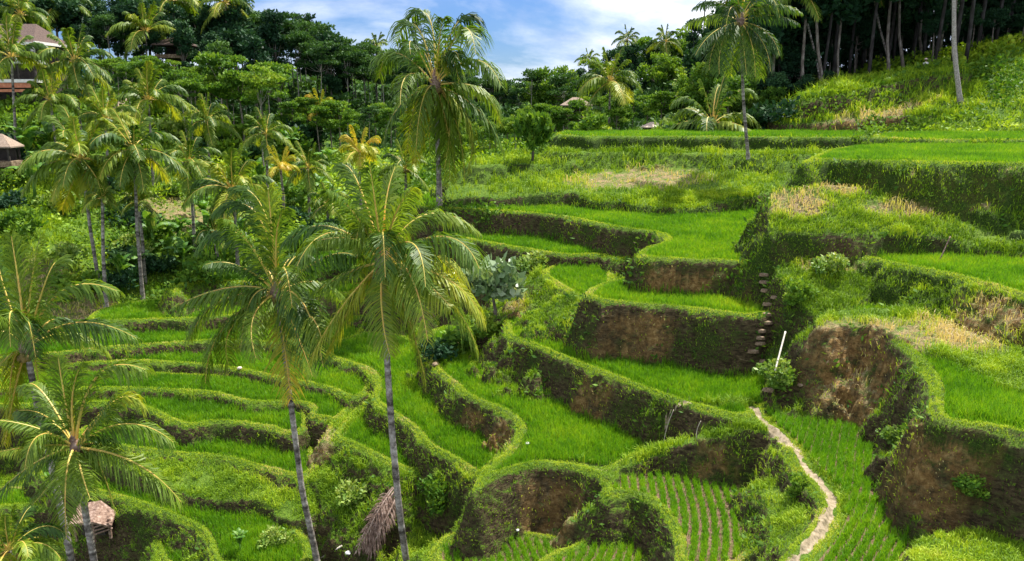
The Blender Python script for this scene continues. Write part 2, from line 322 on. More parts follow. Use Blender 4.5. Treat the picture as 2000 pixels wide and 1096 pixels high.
# patches of dry, straw-coloured grass and scree
DRY = [(1850,670,31,6,2.2),(1650,800,31.5,1.8,2.0),(1860,980,23,2.2,1.6),(1300,690,38.5,4,1.0),(1340,560,41,2.5,.8),(1100,790,36,4,.9),(1700,238,83,7,1.2),(1930,960,22.5,1.6,1.2),(1250,360,66,5.5,3.0),(1780,405,41.4,2.6,.8),(1590,395,41.8,1.2,.7),(1640,335,42.8,2.2,0.8),(1950,425,41.2,3.0,.8),(1540,470,41.2,1.5,1),(1700,490,38.6,4,.6),(340,380,80,5,5),(625,905,40,1.0,1.6),(905,810,37,1.2,1.6),(960,880,35,1.5,1.5),(1010,622,47,1.2,1.5),(130,500,60,4,2.5),(120,540,58,4,1.5),(1400,910,29.5,1.2,1.2),(1080,1000,29.5,1.2,1.4)]
DM = np.zeros(GX.shape)
for px, py, Yd, rx, ry in DRY:
    c = at_y(px, py, Yd); e = ((GX - c[0]) / rx) ** 2 + ((GY - c[1]) / ry) ** 2
    DM = np.maximum(DM, np.clip(1.3 - e + 0.9 * fbm(GX, GY, 1.1, 3), 0, 1))
DM = np.where(infield, 0, DM); DM = np.where((GS > -0.2) & np.isin(kind, (1, 2)), DM * .1, DM); DM = np.where((GY > 38) & (GY < 44) & (GX > 12) & (SL > 1.1), DM * .15, DM)
SL = slope(GH)
# how mossy each terrace's wall is
MOSSY = {0: .9, 1: 1, 2: .5, 3: .9, 4: .9, 5: .8, 6: .6, 8: .5, 9: .7}
MS = np.array([MOSSY.get(i, .25) for i in range(len(POL))] + [.3])[GW]
idx = np.arange(nr * nc).reshape(nr, nc)
quads = np.stack([idx[:-1, :-1], idx[:-1, 1:], idx[1:, 1:], idx[1:, :-1]], -1).reshape(-1, 4)
# ---------------------------------------------------------------- materials
def new_mat(name):
    m = bpy.data.materials.new(name); m.use_nodes = True; nt = m.node_tree; nt.nodes.clear(); return m, nt
def simple_mat(name, stops, scale=3.0, rough=0.8, bump=0.3, detail=5, attr=False, stretch=None, spec=0.3):
    m, nt = new_mat(name)
    b = N(nt, 'ShaderNodeBsdfPrincipled', inp={'Roughness': rough}); b.inputs['Specular IOR Level'].default_value = spec
    tc = N(nt, 'ShaderNodeTexCoord'); src = tc.outputs['Object']
    if stretch:
        mp = N(nt, 'ShaderNodeMapping'); mp.inputs['Scale'].default_value = stretch; L_(nt, src, mp.inputs[0]); src = mp.outputs[0]
    n = N(nt, 'ShaderNodeTexNoise', inp={'Scale': scale, 'Detail': detail, 'Roughness': 0.65}); L_(nt, src, n.inputs['Vector'])
    r = ramp(nt, stops)
    if attr:
        at = N(nt, 'ShaderNodeAttribute', attribute_name='v'); mm = N(nt, 'ShaderNodeMath', operation='ADD')
        a2 = N(nt, 'ShaderNodeMath', operation='MULTIPLY_ADD', inp={1: 0.8, 2: -0.4}); L_(nt, at.outputs['Fac'], a2.inputs[0])
        L_(nt, n.outputs['Fac'], mm.inputs[0]); L_(nt, a2.outputs[0], mm.inputs[1]); L_(nt, mm.outputs[0], r.inputs[0])
    else: L_(nt, n.outputs['Fac'], r.inputs[0])
    L_(nt, r.outputs[0], b.inputs['Base Color'])
    if bump:
        bp = N(nt, 'ShaderNodeBump', inp={'Strength': bump, 'Distance': 0.05}); L_(nt, n.outputs['Fac'], bp.inputs['Height']); L_(nt, bp.outputs[0], b.inputs['Normal'])
    L_(nt, b.outputs[0], N(nt, 'ShaderNodeOutputMaterial').inputs[0])
    return m
def leaf_mat(name, stops, trans=0.35, rough=0.55, spec=0.25, nscale=0.35, namp=0.5, tint=True):
    """foliage: colour from the leaf's own attribute v plus a slow variation from plant to plant; lets some light through"""
    m, nt = new_mat(name)
    at = N(nt, 'ShaderNodeAttribute', attribute_name='v')
    geo = N(nt, 'ShaderNodeNewGeometry'); n = N(nt, 'ShaderNodeTexNoise', inp={'Scale': nscale, 'Detail': 3.0}); L_(nt, geo.outputs['Position'], n.inputs['Vector'])
    a = N(nt, 'ShaderNodeMath', operation='MULTIPLY_ADD', inp={1: namp, 2: -namp * 0.5}); L_(nt, n.outputs['Fac'], a.inputs[0])
    s = N(nt, 'ShaderNodeMath', operation='ADD'); L_(nt, at.outputs['Fac'], s.inputs[0]); L_(nt, a.outputs[0], s.inputs[1])
    oi = N(nt, 'ShaderNodeObjectInfo'); s2 = N(nt, 'ShaderNodeMath', operation='MULTIPLY_ADD', inp={1: 0.22, 2: -0.11}); L_(nt, oi.outputs['Random'], s2.inputs[0])
    s3 = N(nt, 'ShaderNodeMath', operation='ADD'); L_(nt, s.outputs[0], s3.inputs[0]); L_(nt, s2.outputs[0], s3.inputs[1])
    r = ramp(nt, stops); L_(nt, s3.outputs[0], r.inputs[0])
    b = N(nt, 'ShaderNodeBsdfPrincipled', inp={'Roughness': rough}); b.inputs['Specular IOR Level'].default_value = spec
    L_(nt, r.outputs[0], b.inputs['Base Color'])
    t = N(nt, 'ShaderNodeBsdfTranslucent'); g = N(nt, 'ShaderNodeMixRGB', blend_type='MULTIPLY', inp={0: 1.0, 2: (1.35, 1.25, 0.5, 1)})
    L_(nt, r.outputs[0], g.inputs[1]); L_(nt, g.outputs[0], t.inputs['Color'])
    mx = N(nt, 'ShaderNodeMixShader', inp={0: trans}); L_(nt, b.outputs[0], mx.inputs[1]); L_(nt, t.outputs[0], mx.inputs[2])
    L_(nt, mx.outputs[0], N(nt, 'ShaderNodeOutputMaterial').inputs[0])
    return m
# ground: soil, moss and short grass by steepness and noise; mud in the paddies; dry grass patches
mt, nt = new_mat('hillside_soil')
geo = N(nt, 'ShaderNodeNewGeometry'); sx = N(nt, 'ShaderNodeSeparateXYZ'); L_(nt, geo.outputs['True Normal'], sx.inputs[0])
def noise(scale, detail=5, rough=0.6, dist=0.0, vec=None):
    n = N(nt, 'ShaderNodeTexNoise', inp={'Scale': scale, 'Detail': detail, 'Roughness': rough, 'Distortion': dist}); L_(nt, vec or geo.outputs['Position'], n.inputs['Vector']); return n.outputs['Fac']
def math_(op, a, b=None, c=None, clamp=False):
    n = N(nt, 'ShaderNodeMath', operation=op, use_clamp=clamp)
    for i, v in enumerate((a, b, c)):
        if v is None: continue
        if isinstance(v, (int, float)): n.inputs[i].default_value = v
        else: L_(nt, v, n.inputs[i])
    return n.outputs[0]
def mixc(f, a, b):
    n = N(nt, 'ShaderNodeMixRGB')
    for i, v in enumerate((f, a, b)):
        if isinstance(v, tuple): n.inputs[i].default_value = (*v, 1)
        elif isinstance(v, float): n.inputs[i].default_value = v
        else: L_(nt, v, n.inputs[i])
    return n.outputs[0]
def rampo(f, stops): r = ramp(nt, stops); L_(nt, f, r.inputs[0]); return r.outputs[0]
mapv = N(nt, 'ShaderNodeMapping'); mapv.inputs['Scale'].default_value = (1, 1, 2.6); L_(nt, geo.outputs['Position'], mapv.inputs[0])
nA = noise(0.55, 4); nB = noise(3.2, 6, 0.7, 0.4, mapv.outputs[0]); nC = noise(14, 4, 0.7)
soil = rampo(nB, [(0.28, (.014, .010, .006)), (0.44, (.05, .036, .018)), (0.58, (.12, .088, .043)), (0.74, (.30, .235, .14))])
moss = rampo(nC, [(0.3, (.012, .03, .004)), (0.55, (.045, .085, .010)), (0.75, (.13, .17, .025))])
ms_ = N(nt, 'ShaderNodeAttribute', attribute_name='moss')
mossf = rampo(math_('ADD', math_('MULTIPLY_ADD', ms_.outputs['Fac'], 0.3, -0.09), math_('ADD', math_('MULTIPLY', nA, 0.6), math_('MULTIPLY', nB, 0.5))), [(0.52, (0, 0, 0)), (0.66, (1, 1, 1))])
wall = mixc(mossf, soil, moss)
grass = rampo(math_('ADD', math_('MULTIPLY', nC, 0.7), math_('MULTIPLY', nA, 0.4)), [(0.3, (.022, .06, .006)), (0.52, (.075, .15, .012)), (0.72, (.17, .25, .03))])
flat = math_('ADD', sx.outputs[2], math_('MULTIPLY_ADD', nB, 0.5, -0.25))
col = mixc(rampo(flat, [(0.5, (0, 0, 0)), (0.72, (1, 1, 1))]), wall, grass)
straw = rampo(noise(9, 5, 0.75), [(0.3, (.11, .075, .035)), (0.5, (.27, .2, .1)), (0.7, (.46, .36, .22))])
dry = N(nt, 'ShaderNodeAttribute', attribute_name='dry')
gold = rampo(noise(4, 6, 0.75), [(0.3, (.07, .035, .012)), (0.5, (.26, .15, .05)), (0.7, (.48, .33, .13))])
straw = mixc(rampo(sx.outputs[2], [(0.45, (1, 1, 1)), (0.7, (0, 0, 0))]), straw, gold)
col = mixc(math_('MULTIPLY', dry.outputs['Fac'], rampo(noise(1.6, 5, 0.7), [(0.38, (0, 0, 0)), (0.55, (1, 1, 1))])), col, straw)
zn = N(nt, 'ShaderNodeAttribute', attribute_name='zone'); zs = N(nt, 'ShaderNodeSeparateColor'); L_(nt, zn.outputs['Color'], zs.inputs[0])
mud = rampo(noise(5, 5), [(0.35, (.020, .022, .008)), (0.65, (.045, .05, .015))])
mudy = rampo(noise(6, 6, 0.7), [(0.3, (.10, .06, .035)), (0.55, (.20, .13, .08)), (0.75, (.34, .25, .17))])
col = mixc(zs.outputs[0], col, mud); col = mixc(zs.outputs[2], col, mudy)
b = N(nt, 'ShaderNodeBsdfPrincipled', inp={'Roughness': 0.9}); b.inputs['Specular IOR Level'].default_value = 0.15
L_(nt, col, b.inputs['Base Color'])
hh = math_('ADD', nB, math_('MULTIPLY', nC, 0.35))
bp = N(nt, 'ShaderNodeBump', inp={'Strength': 0.9, 'Distance': 0.3}); L_(nt, hh, bp.inputs['Height']); L_(nt, bp.outputs[0], b.inputs['Normal'])
L_(nt, b.outputs[0], N(nt, 'ShaderNodeOutputMaterial').inputs[0])
M_soil = mt
M_bark2 = simple_mat('forest_bark', [(0.3, (.012, .010, .009)), (0.5, (.035, .030, .027)), (0.7, (.08, .075, .07))], 3, 0.9, 0.4, stretch=(1, 1, .4))
M_path = simple_mat('trodden_earth', [(0.3, (.09, .075, .04)), (0.5, (.24, .19, .12)), (0.7, (.38, .31, .22))], 5, 0.95, 0.9)
M_rice = leaf_mat('rice_leaf', [(0.1, (.04, .13, .006)), (0.5, (.12, .30, .010)), (0.9, (.28, .43, .018)), (1.0, (.42, .46, .05))], 0.4, 0.5, 0.3, 0.9, 0.6)
M_grass = leaf_mat('grass_blade', [(0.0, (.02, .06, .006)), (0.3, (.08, .17, .010)), (0.55, (.20, .34, .016)), (0.8, (.40, .52, .03)), (0.93, (.50, .52, .08)), (1.0, (.62, .5, .26))], 0.3, 0.6, 0.2, 0.6, 0.5)
M_palm = leaf_mat('palm_leaflet', [(0.0, (.012, .04, .006)), (0.3, (.05, .12, .012)), (0.55, (.17, .26, .02)), (0.8, (.42, .42, .03)), (1.0, (.65, .38, .04))], 0.38, 0.5, 0.35, 0.5, 0.3)
M_rachis = simple_mat('palm_midrib', [(0.3, (.36, .34, .06)), (0.55, (.6, .48, .10)), (0.75, (.62, .36, .09))], 2, 0.5, 0.1, attr=True)
M_trunk = simple_mat('palm_trunk_bark', [(0.15, (.05, .042, .035)), (0.4, (.2, .175, .15)), (0.6, (.36, .33, .29)), (0.85, (.56, .53, .48))], 7, 0.9, 0.6, stretch=(1, 1, 1.2), attr=True)
M_bark = simple_mat('tree_bark', [(0.3, (.05, .038, .028)), (0.5, (.15, .125, .10)), (0.7, (.3, .27, .23))], 3, 0.9, 0.4, stretch=(1, 1, .4))
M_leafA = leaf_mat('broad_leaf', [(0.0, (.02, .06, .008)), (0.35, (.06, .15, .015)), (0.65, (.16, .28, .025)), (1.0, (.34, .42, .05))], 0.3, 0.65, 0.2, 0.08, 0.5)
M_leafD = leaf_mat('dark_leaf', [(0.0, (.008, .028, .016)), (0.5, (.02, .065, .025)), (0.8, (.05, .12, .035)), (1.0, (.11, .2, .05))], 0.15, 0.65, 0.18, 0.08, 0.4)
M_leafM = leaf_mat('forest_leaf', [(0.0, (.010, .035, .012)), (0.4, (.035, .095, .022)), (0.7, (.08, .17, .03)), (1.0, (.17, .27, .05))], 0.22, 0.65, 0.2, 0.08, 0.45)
M_leafY = leaf_mat('pale_leaf', [(0.0, (.05, .12, .015)), (0.4, (.14, .26, .03)), (0.75, (.3, .38, .08)), (1.0, (.5, .5, .2))], 0.25, 0.5, 0.35, 0.2, 0.4)
M_leafW = leaf_mat('silver_leaf', [(0.0, (.05, .12, .03)), (0.4, (.2, .3, .13)), (0.75, (.5, .55, .4)), (1.0, (.7, .7, .6))], 0.2, 0.4, 0.5, 0.2, 0.4)
M_banana = leaf_mat('banana_leaf', [(0.0, (.02, .08, .012)), (0.45, (.06, .17, .02)), (0.8, (.16, .3, .04)), (1.0, (.4, .42, .12))], 0.35, 0.5, 0.3, 0.3, 0.3)
M_thatch = simple_mat('old_thatch', [(0.3, (.03, .022, .02)), (0.5, (.09, .06, .05)), (0.7, (.2, .14, .11))], 8, 0.95, 0.6, stretch=(1, 1, 3))
M_palethatch = simple_mat('pale_thatch', [(0.3, (.12, .085, .06)), (0.5, (.27, .2, .15)), (0.7, (.42, .33, .26))], 8, 0.95, 0.5, stretch=(1, 1, 3))
M_white = simple_mat('painted_wood', [(0.3, (.55, .53, .48)), (0.7, (.8, .78, .72))], 3, 0.7, 0.1)
M_orange = simple_mat('terracotta_brick', [(0.3, (.35, .12, .06)), (0.7, (.6, .26, .14))], 3, 0.85, 0.2)
M_pink = simple_mat('pale_pink_plaster', [(0.3, (.5, .36, .28)), (0.7, (.72, .58, .48))], 2, 0.85, 0.1)
M_dark = simple_mat('dark_timber', [(0.3, (.02, .016, .014)), (0.7, (.06, .05, .04))], 3, 0.8, 0.1)
M_spout = simple_mat('old_bamboo', [(0.3, (.2, .17, .12)), (0.7, (.42, .38, .3))], 4, 0.7, 0.1)
M_bamboo = simple_mat('bleached_bamboo', [(0.3, (.4, .35, .26)), (0.7, (.75, .7, .6))], 4, 0.6, 0.1, stretch=(4, 4, .6))
M_wood = simple_mat('weathered_wood', [(0.3, (.07, .04, .03)), (0.5, (.2, .125, .09)), (0.7, (.42, .31, .25))], 6, 0.85, 0.5, attr=True)
M_coco = simple_mat('coconut_husk', [(0.3, (.06, .05, .012)), (0.7, (.25, .17, .04))], 3, 0.6, 0.1)
M_cloth = simple_mat('white_cloth', [(0.3, (.7, .68, .64)), (0.7, (.85, .83, .8))], 3, 0.9, 0.1)
M_skin = simple_mat('skin', [(0.3, (.28, .15, .09)), (0.7, (.36, .2, .13))], 3, 0.6, 0.05)
M_blue = simple_mat('blue_plastic', [(0.3, (.02, .25, .5)), (0.7, (.05, .4, .7))], 3, 0.4, 0.05)
M_steps = simple_mat('earth_step', [(0.3, (.07, .045, .025)), (0.5, (.19, .13, .08)), (0.7, (.36, .28, .19))], 4, 0.9, 0.6)
# ---------------------------------------------------------------- the ground sheet and the footpath
zone = np.zeros((nr * nc, 3), np.float32)
zone[:, 0] = (infield & (kind == 1)).ravel(); zone[:, 2] = (infield & (kind == 2)).ravel()
GV = np.stack([GX, GY, GH], -1).reshape(-1, 3)
isp = (PM.ravel()[quads].mean(1) > 0.5)
def sub(name, sel, mat):
    q = quads[sel]; u, inv = np.unique(q, return_inverse=True)
    o = obj(name, mesh_np(name, GV[u], [inv.reshape(-1, 4)], mat, True, {'zone': zone[u], 'dry': DM.ravel()[u], 'moss': MS.ravel()[u]}))
    return tag(o, kind='structure')
sub('terraced_hillside', ~isp, M_soil)
sub('footpath', isp, M_path)
# ---------------------------------------------------------------- grass, rice and undergrowth: many small blades standing on the ground (nobody could count them)
AR = np.zeros(GX.shape)
AR[:-1, :-1] = (GX[:-1, 1:] - GX[:-1, :-1]) * (GY[1:, :-1] - GY[:-1, :-1])
def scatter(dens, seed):
    """random points with `dens` per square metre (array on the grid)"""
    r = np.random.default_rng(seed); lam = (AR * dens * np.sqrt(1 + SL ** 2)).ravel(); cnt = r.poisson(np.clip(lam, 0, 50))
    ii = np.repeat(np.arange(cnt.size), cnt); i, j = ii // nc, ii % nc
    a = r.random(len(ii)); b = r.random(len(ii)); i2 = np.minimum(i + 1, nr - 1); j2 = np.minimum(j + 1, nc - 1)
    f = lambda G: (G[i, j] * (1 - b) + G[i, j2] * b) * (1 - a) + (G[i2, j] * (1 - b) + G[i2, j2] * b) * a
    X = f(GX); Y = f(GY); Z = f(GH)
    return np.c_[X, Y, Z], i, j, r
# outward normal direction of the slope, to lean the grass downhill
_dY = np.gradient(GH, axis=0) / np.gradient(GY, axis=0); _dX = np.gradient(GH, axis=1) / (np.gradient(GU, axis=1) * GY); _dY = _dY - _dX * GU
def blades(P, h, wd, lean, r, col, down=None, bend=0.5):
    """one bent blade (quad + triangle) per point"""
    n = len(P); an = r.random(n) * 2 * math.pi; fa = r.random(n) * math.pi
    L = np.c_[np.cos(an), np.sin(an), np.zeros(n)] * (lean * r.random(n))[:, None]
    if down is not None: L = L + down
    S = np.c_[np.cos(fa), np.sin(fa), np.zeros(n)] * (wd / 2)[:, None]
    U = np.c_[np.zeros((n, 2)), np.ones(n)]
    d1 = U + L * 0.5; d1 /= np.linalg.norm(d1, axis=1)[:, None]
    d2 = U * (1 - bend) + L * 1.6; d2 /= np.linalg.norm(d2, axis=1)[:, None]
    m = P + d1 * (h * 0.55)[:, None]; t = m + d2 * (h * 0.5)[:, None]
    V = np.stack([P - S, P + S, m + S * .8, m - S * .8, t], 1).reshape(-1, 3)
    k = np.arange(n)[:, None] * 5
    return V, k + np.array([[0, 1, 2, 3]]), k + np.array([[3, 2, 4]]), np.repeat(np.clip(col, 0, 1), 5)
def leaves(P, size, r, col, up=0.5, elong=1.8):
    """one folded leaf (two triangles) per point, any direction, biased upward"""
    n = len(P); d = r.normal(size=(n, 3)); d[:, 2] = np.abs(d[:, 2]) * up + 0.1; d /= np.linalg.norm(d, axis=1)[:, None]
    q = r.normal(size=(n, 3)); s = np.cross(d, q); s /= np.linalg.norm(s, axis=1)[:, None]
    a = size[:, None]
    V = np.stack([P, P + d * a * .5 * elong / 1.8 + s * a * .28, P + d * a * elong / 1.8, P + d * a * .5 * elong / 1.8 - s * a * .28], 1).reshape(-1, 3)
    return V, np.arange(n)[:, None] * 4 + np.array([[0, 1, 2, 3]]), np.repeat(np.clip(col, 0, 1), 4)
def stuff(name, parts, mat, label=None):
    V = []; F4 = []; F3 = []; A = []; n = 0
    for v, f4, f3, a in parts:
        V.append(v); F4.append(f4 + n); A.append(a); n += len(v)
        if f3 is not None: F3.append(f3 + n - len(v))
    fs = [np.concatenate(F4)] + ([np.concatenate(F3)] if F3 else [])
    o = obj(name, mesh_np(name, np.concatenate(V), fs, mat, False, {'v': np.concatenate(A)}))
    tag(o, label, kind='stuff'); return o
vis = (np.abs(GU) < 0.72)
near_f = np.clip(30 / GY, 0.25, 1.3)
# ripe-green rice in the flooded paddies
P, i, j, r = scatter(np.where(infield & (kind == 1) & vis, 520 * near_f ** 1.5, 0), 11)
hv = (0.36 + 0.1 * fbm(P[:, 0], P[:, 1], .6, 2)) * (0.75 + 0.5 * r.random(len(P)))
hv *= np.clip((GS[i, j] - 0.4) / 0.35, 0.55, 1) * (1 + .25 * fbm(P[:, 0], P[:, 1], 3.0, 2))
wd = 0.020 * np.clip(P[:, 1] / 26, 1, 3)
v, f4, f3, a = blades(P, hv, wd, 0.35, r, 0.48 + 0.4 * (r.random(len(P)) - .5) + 0.3 * fbm(P[:, 0], P[:, 1], .35, 3))
stuff('rice_plants', [(v, f4, f3, a)], M_rice, 'dense green rice plants filling the terrace paddies')
# young rice set out in rows on mud
py_ = []; r = np.random.default_rng(21)
def rows(idx_pol, px0, px1, gap, drop):
    """rows run along the direction seen from px0 to px1"""
    a = at_z(*px0, drop)[:2]; b = at_z(*px1, drop)[:2]; d = (b - a) / np.linalg.norm(b - a); q = np.array([-d[1], d[0]])
    P = POL[idx_pol][0]; c = P.mean(0); Rr = np.abs(P - c).max() * 1.5
    s = np.arange(-Rr, Rr, gap); t = np.arange(-Rr, Rr, 0.17); S, T = np.meshgrid(s, t)
    S = S + 0.25 * np.sin(T * 0.35) + 0.5 * fbm(S * 0 + 3, T, .12, 1)
    X = c[0] + q[0] * S + d[0] * T; Y = c[1] + q[1] * S + d[1] * T
    return np.c_[X.ravel(), Y.ravel()]
pol_i = [k for k, p in enumerate(T_) if p[3] == 'young']
spec = {pol_i[0]: ((1650, 1050), (1690, 900), 0.30, 12.95), pol_i[1]: ((1400, 1060), (1385, 960), 0.36, 15.1), pol_i[2]: ((1230, 1090), (1245, 1050), 0.34, 16.7), pol_i[3]: ((970, 1090), (960, 1050), 0.33, 17.3)}
for k, (p0, p1, gap, drop) in spec.items():
    Q = rows(k, p0, p1, gap, drop); Q = Q[(Q[:, 1] > 14) & (Q[:, 1] < 60) & (np.abs(Q[:, 0] / Q[:, 1]) < 1.1)]
    ii = np.searchsorted(YY, Q[:, 1]).clip(0, nr - 1); jj = np.round(np.interp(Q[:, 0] / Q[:, 1], uu, np.arange(nc))).astype(int)
    ok = infield[ii, jj] & (GW[ii, jj] == k); Q = Q[ok]
    Q = np.repeat(Q, 34, 0) + r.normal(0, 0.06, (ok.sum() * 34, 2))
    dens = fbm(Q[:, 0], Q[:, 1], .3, 2); far = (Q[:, 1] > 24) if k == pol_i[0] else np.zeros(len(Q), bool)
    P = np.c_[Q, lookup(Q[:, 0], Q[:, 1])]
    py_.append(blades(P, (0.24 + 0.08 * dens + 0.12 * far) * (0.7 + 0.6 * r.random(len(P))), np.full(len(P), .026), 0.5 + 0.2 * far[0:1].sum(), r, 0.55 + 0.3 * (r.random(len(P)) - .5) + 0.2 * dens))
stuff('young_rice_plants', py_, M_rice, 'young rice planted in rows on bare mud')
# grass: short on the paddy rims, longer on banks and on the terrace walls
rim = (~infield) & (pathd > 0.15 + .1 * fbm(GX, GY, 3, 2)) & vis
dens = np.where(rim, np.where(SL < 0.8, 420, np.where(SL < 1.5, 20 + 210 * MS, 10 + 130 * MS)) * near_f ** 1.6, 0)
dens = np.where(GY > 62, dens * np.where(kind == 4, .8, np.where(GU < -.56, .5, np.where(GX < -2, 0.12, 0.35))), dens); dens = np.where(GY > 100, 0, dens)
clump = fbm(GX * 1.0, GY + GH * .6, .8, 3)
onr = (GS > -.1) & (GS < .7) & np.isin(kind, (1, 2)) & (SL < 1.0)
dens = np.where(onr, dens * 1.5, dens * np.clip(0.9 + 1.5 * clump, 0.05, 2.0)) * (1 - .82 * DM)
P, i, j, r = scatter(dens, 31)
sl = SL[i, j]; onrim = (GS[i, j] > -0.15) & (GS[i, j] < 0.75) & np.isin(kind[i, j], (1, 2)) & (sl < 1.2)
hn = fbm(P[:, 0], P[:, 1] + P[:, 2], 1.3, 2); dm = DM[i, j] * ((GS[i, j] < -.25) | (kind[i, j] > 2))
tall = np.clip(fbm(P[:, 0], P[:, 1], .45, 3) * 2.2, 0, 1)
hv = np.where(onrim, 0.085, (1 + .9 * tall) * np.where(sl > 1.3, 0.12, 0.19 + 0.09 * hn)) * (0.6 + 0.8 * r.random(len(P)))
hv = np.where(P[:, 1] > 60, hv * np.where(kind[i, j] == 4, 1.9, 1.15), hv)
far = np.clip(P[:, 1] / 26, 1, 4)
col = np.where(onrim, 0.70, np.where(sl > 1.6, 0.42, 0.5)) + 0.3 * (r.random(len(P)) - .5) + 0.2 * hn + 0.5 * dm + 0.16 * fbm(P[:, 0], P[:, 1], .25, 2)
down = np.c_[-_dX[i, j], -_dY[i, j], -0.2 * sl] * (0.35 / (1 + sl))[:, None] * np.clip(sl, 0, 2)[:, None]
v, f4, f3, a = blades(P, hv * np.sqrt(far), 0.022 * far * np.where(onrim, .8, 1.1), 0.9, r, col, down, 0.7)
stuff('grass', [(v, f4, f3, a)], M_grass, 'yellow green grass on the rims and banks of the terraces')
print('BLADES', len(P))

# broad-leaved weeds among the bank grass
wd_ = rim & (GY < 62) & (GS < 0) ; wm = np.clip(fbm(GX + 30, GY + GH, .6, 3) * 3 - .2, 0, 1)
P, i, j, r = scatter(np.where(wd_, 20 * wm * np.where(GX < 0, .3, 1) * np.clip(30 / GY, .4, 1.2), 0), 35)
P[:, 2] += r.random(len(P)) * .22; lv, lf, la = leaves(P, .13 * np.clip(P[:, 1] / 26, 1, 3) * (.5 + r.random(len(P))), r, .45 + .5 * (r.random(len(P)) - .5), .8, 2.4)
stuff('weeds', [(lv, lf, None, la)], M_leafA, 'broad leaved weeds among the bank grass')
# leafy undergrowth on the far slopes
hill = (GY > 60) & (~infield) & (np.abs(GU) < 0.73) & ((GX < 0) | (GY > 98) | (kind == 4) | ((GX > 30) & (GY > 66)))
hill &= ~((GX > -8) & (GY < 96) & (kind == 3))
mound = np.clip(fbm(GX, GY, .28, 3) + 0.35, 0, 1.2)
dens = np.where(hill, 16 * np.clip(80 / GY, .35, 1) ** 1.5, 0) * (0.35 + mound) * (1 - 0.8 * DM)
dens = np.where((kind == 4), dens * .45, dens); dens = np.where((GU < -.56) & (GY < 82), dens * .4, dens)
P, i, j, r = scatter(dens, 41)
mh = mound[i, j]; up = r.random(len(P)) ** 0.8; P[:, 2] += up * mh * np.where(kind[i, j] == 4, .9, 1.7)
sz = 0.42 * np.clip(P[:, 1] / 80, .8, 2.2) * (0.6 + 0.8 * r.random(len(P)))
hue = fbm(P[:, 0] + 9, P[:, 1], .11, 2)
c = 0.42 + 0.3 * (r.random(len(P)) - .5) + 0.3 * hue + 0.12 * up
lv, lf, la = leaves(P, sz, r, c, 0.7)
pale = (hue + 0.5 * (r.random(len(P)) - .5) > 0.05)
def pick(m):
    q = lf[m]; u, inv = np.unique(q, return_inverse=True); return [(lv[u], inv.reshape(-1, 4), None, la[u])]
hi_ = P[:, 1] > 108
stuff('undergrowth', pick(hi_), M_leafM, 'dark undergrowth beneath the hillside trees')
stuff('undergrowth', pick(~pale & ~hi_), M_leafA, 'leafy green undergrowth covering the hillside')
stuff('undergrowth', pick(pale & ~hi_), M_grass, 'yellow green weeds covering the hillside')
print('UNDER', len(P))
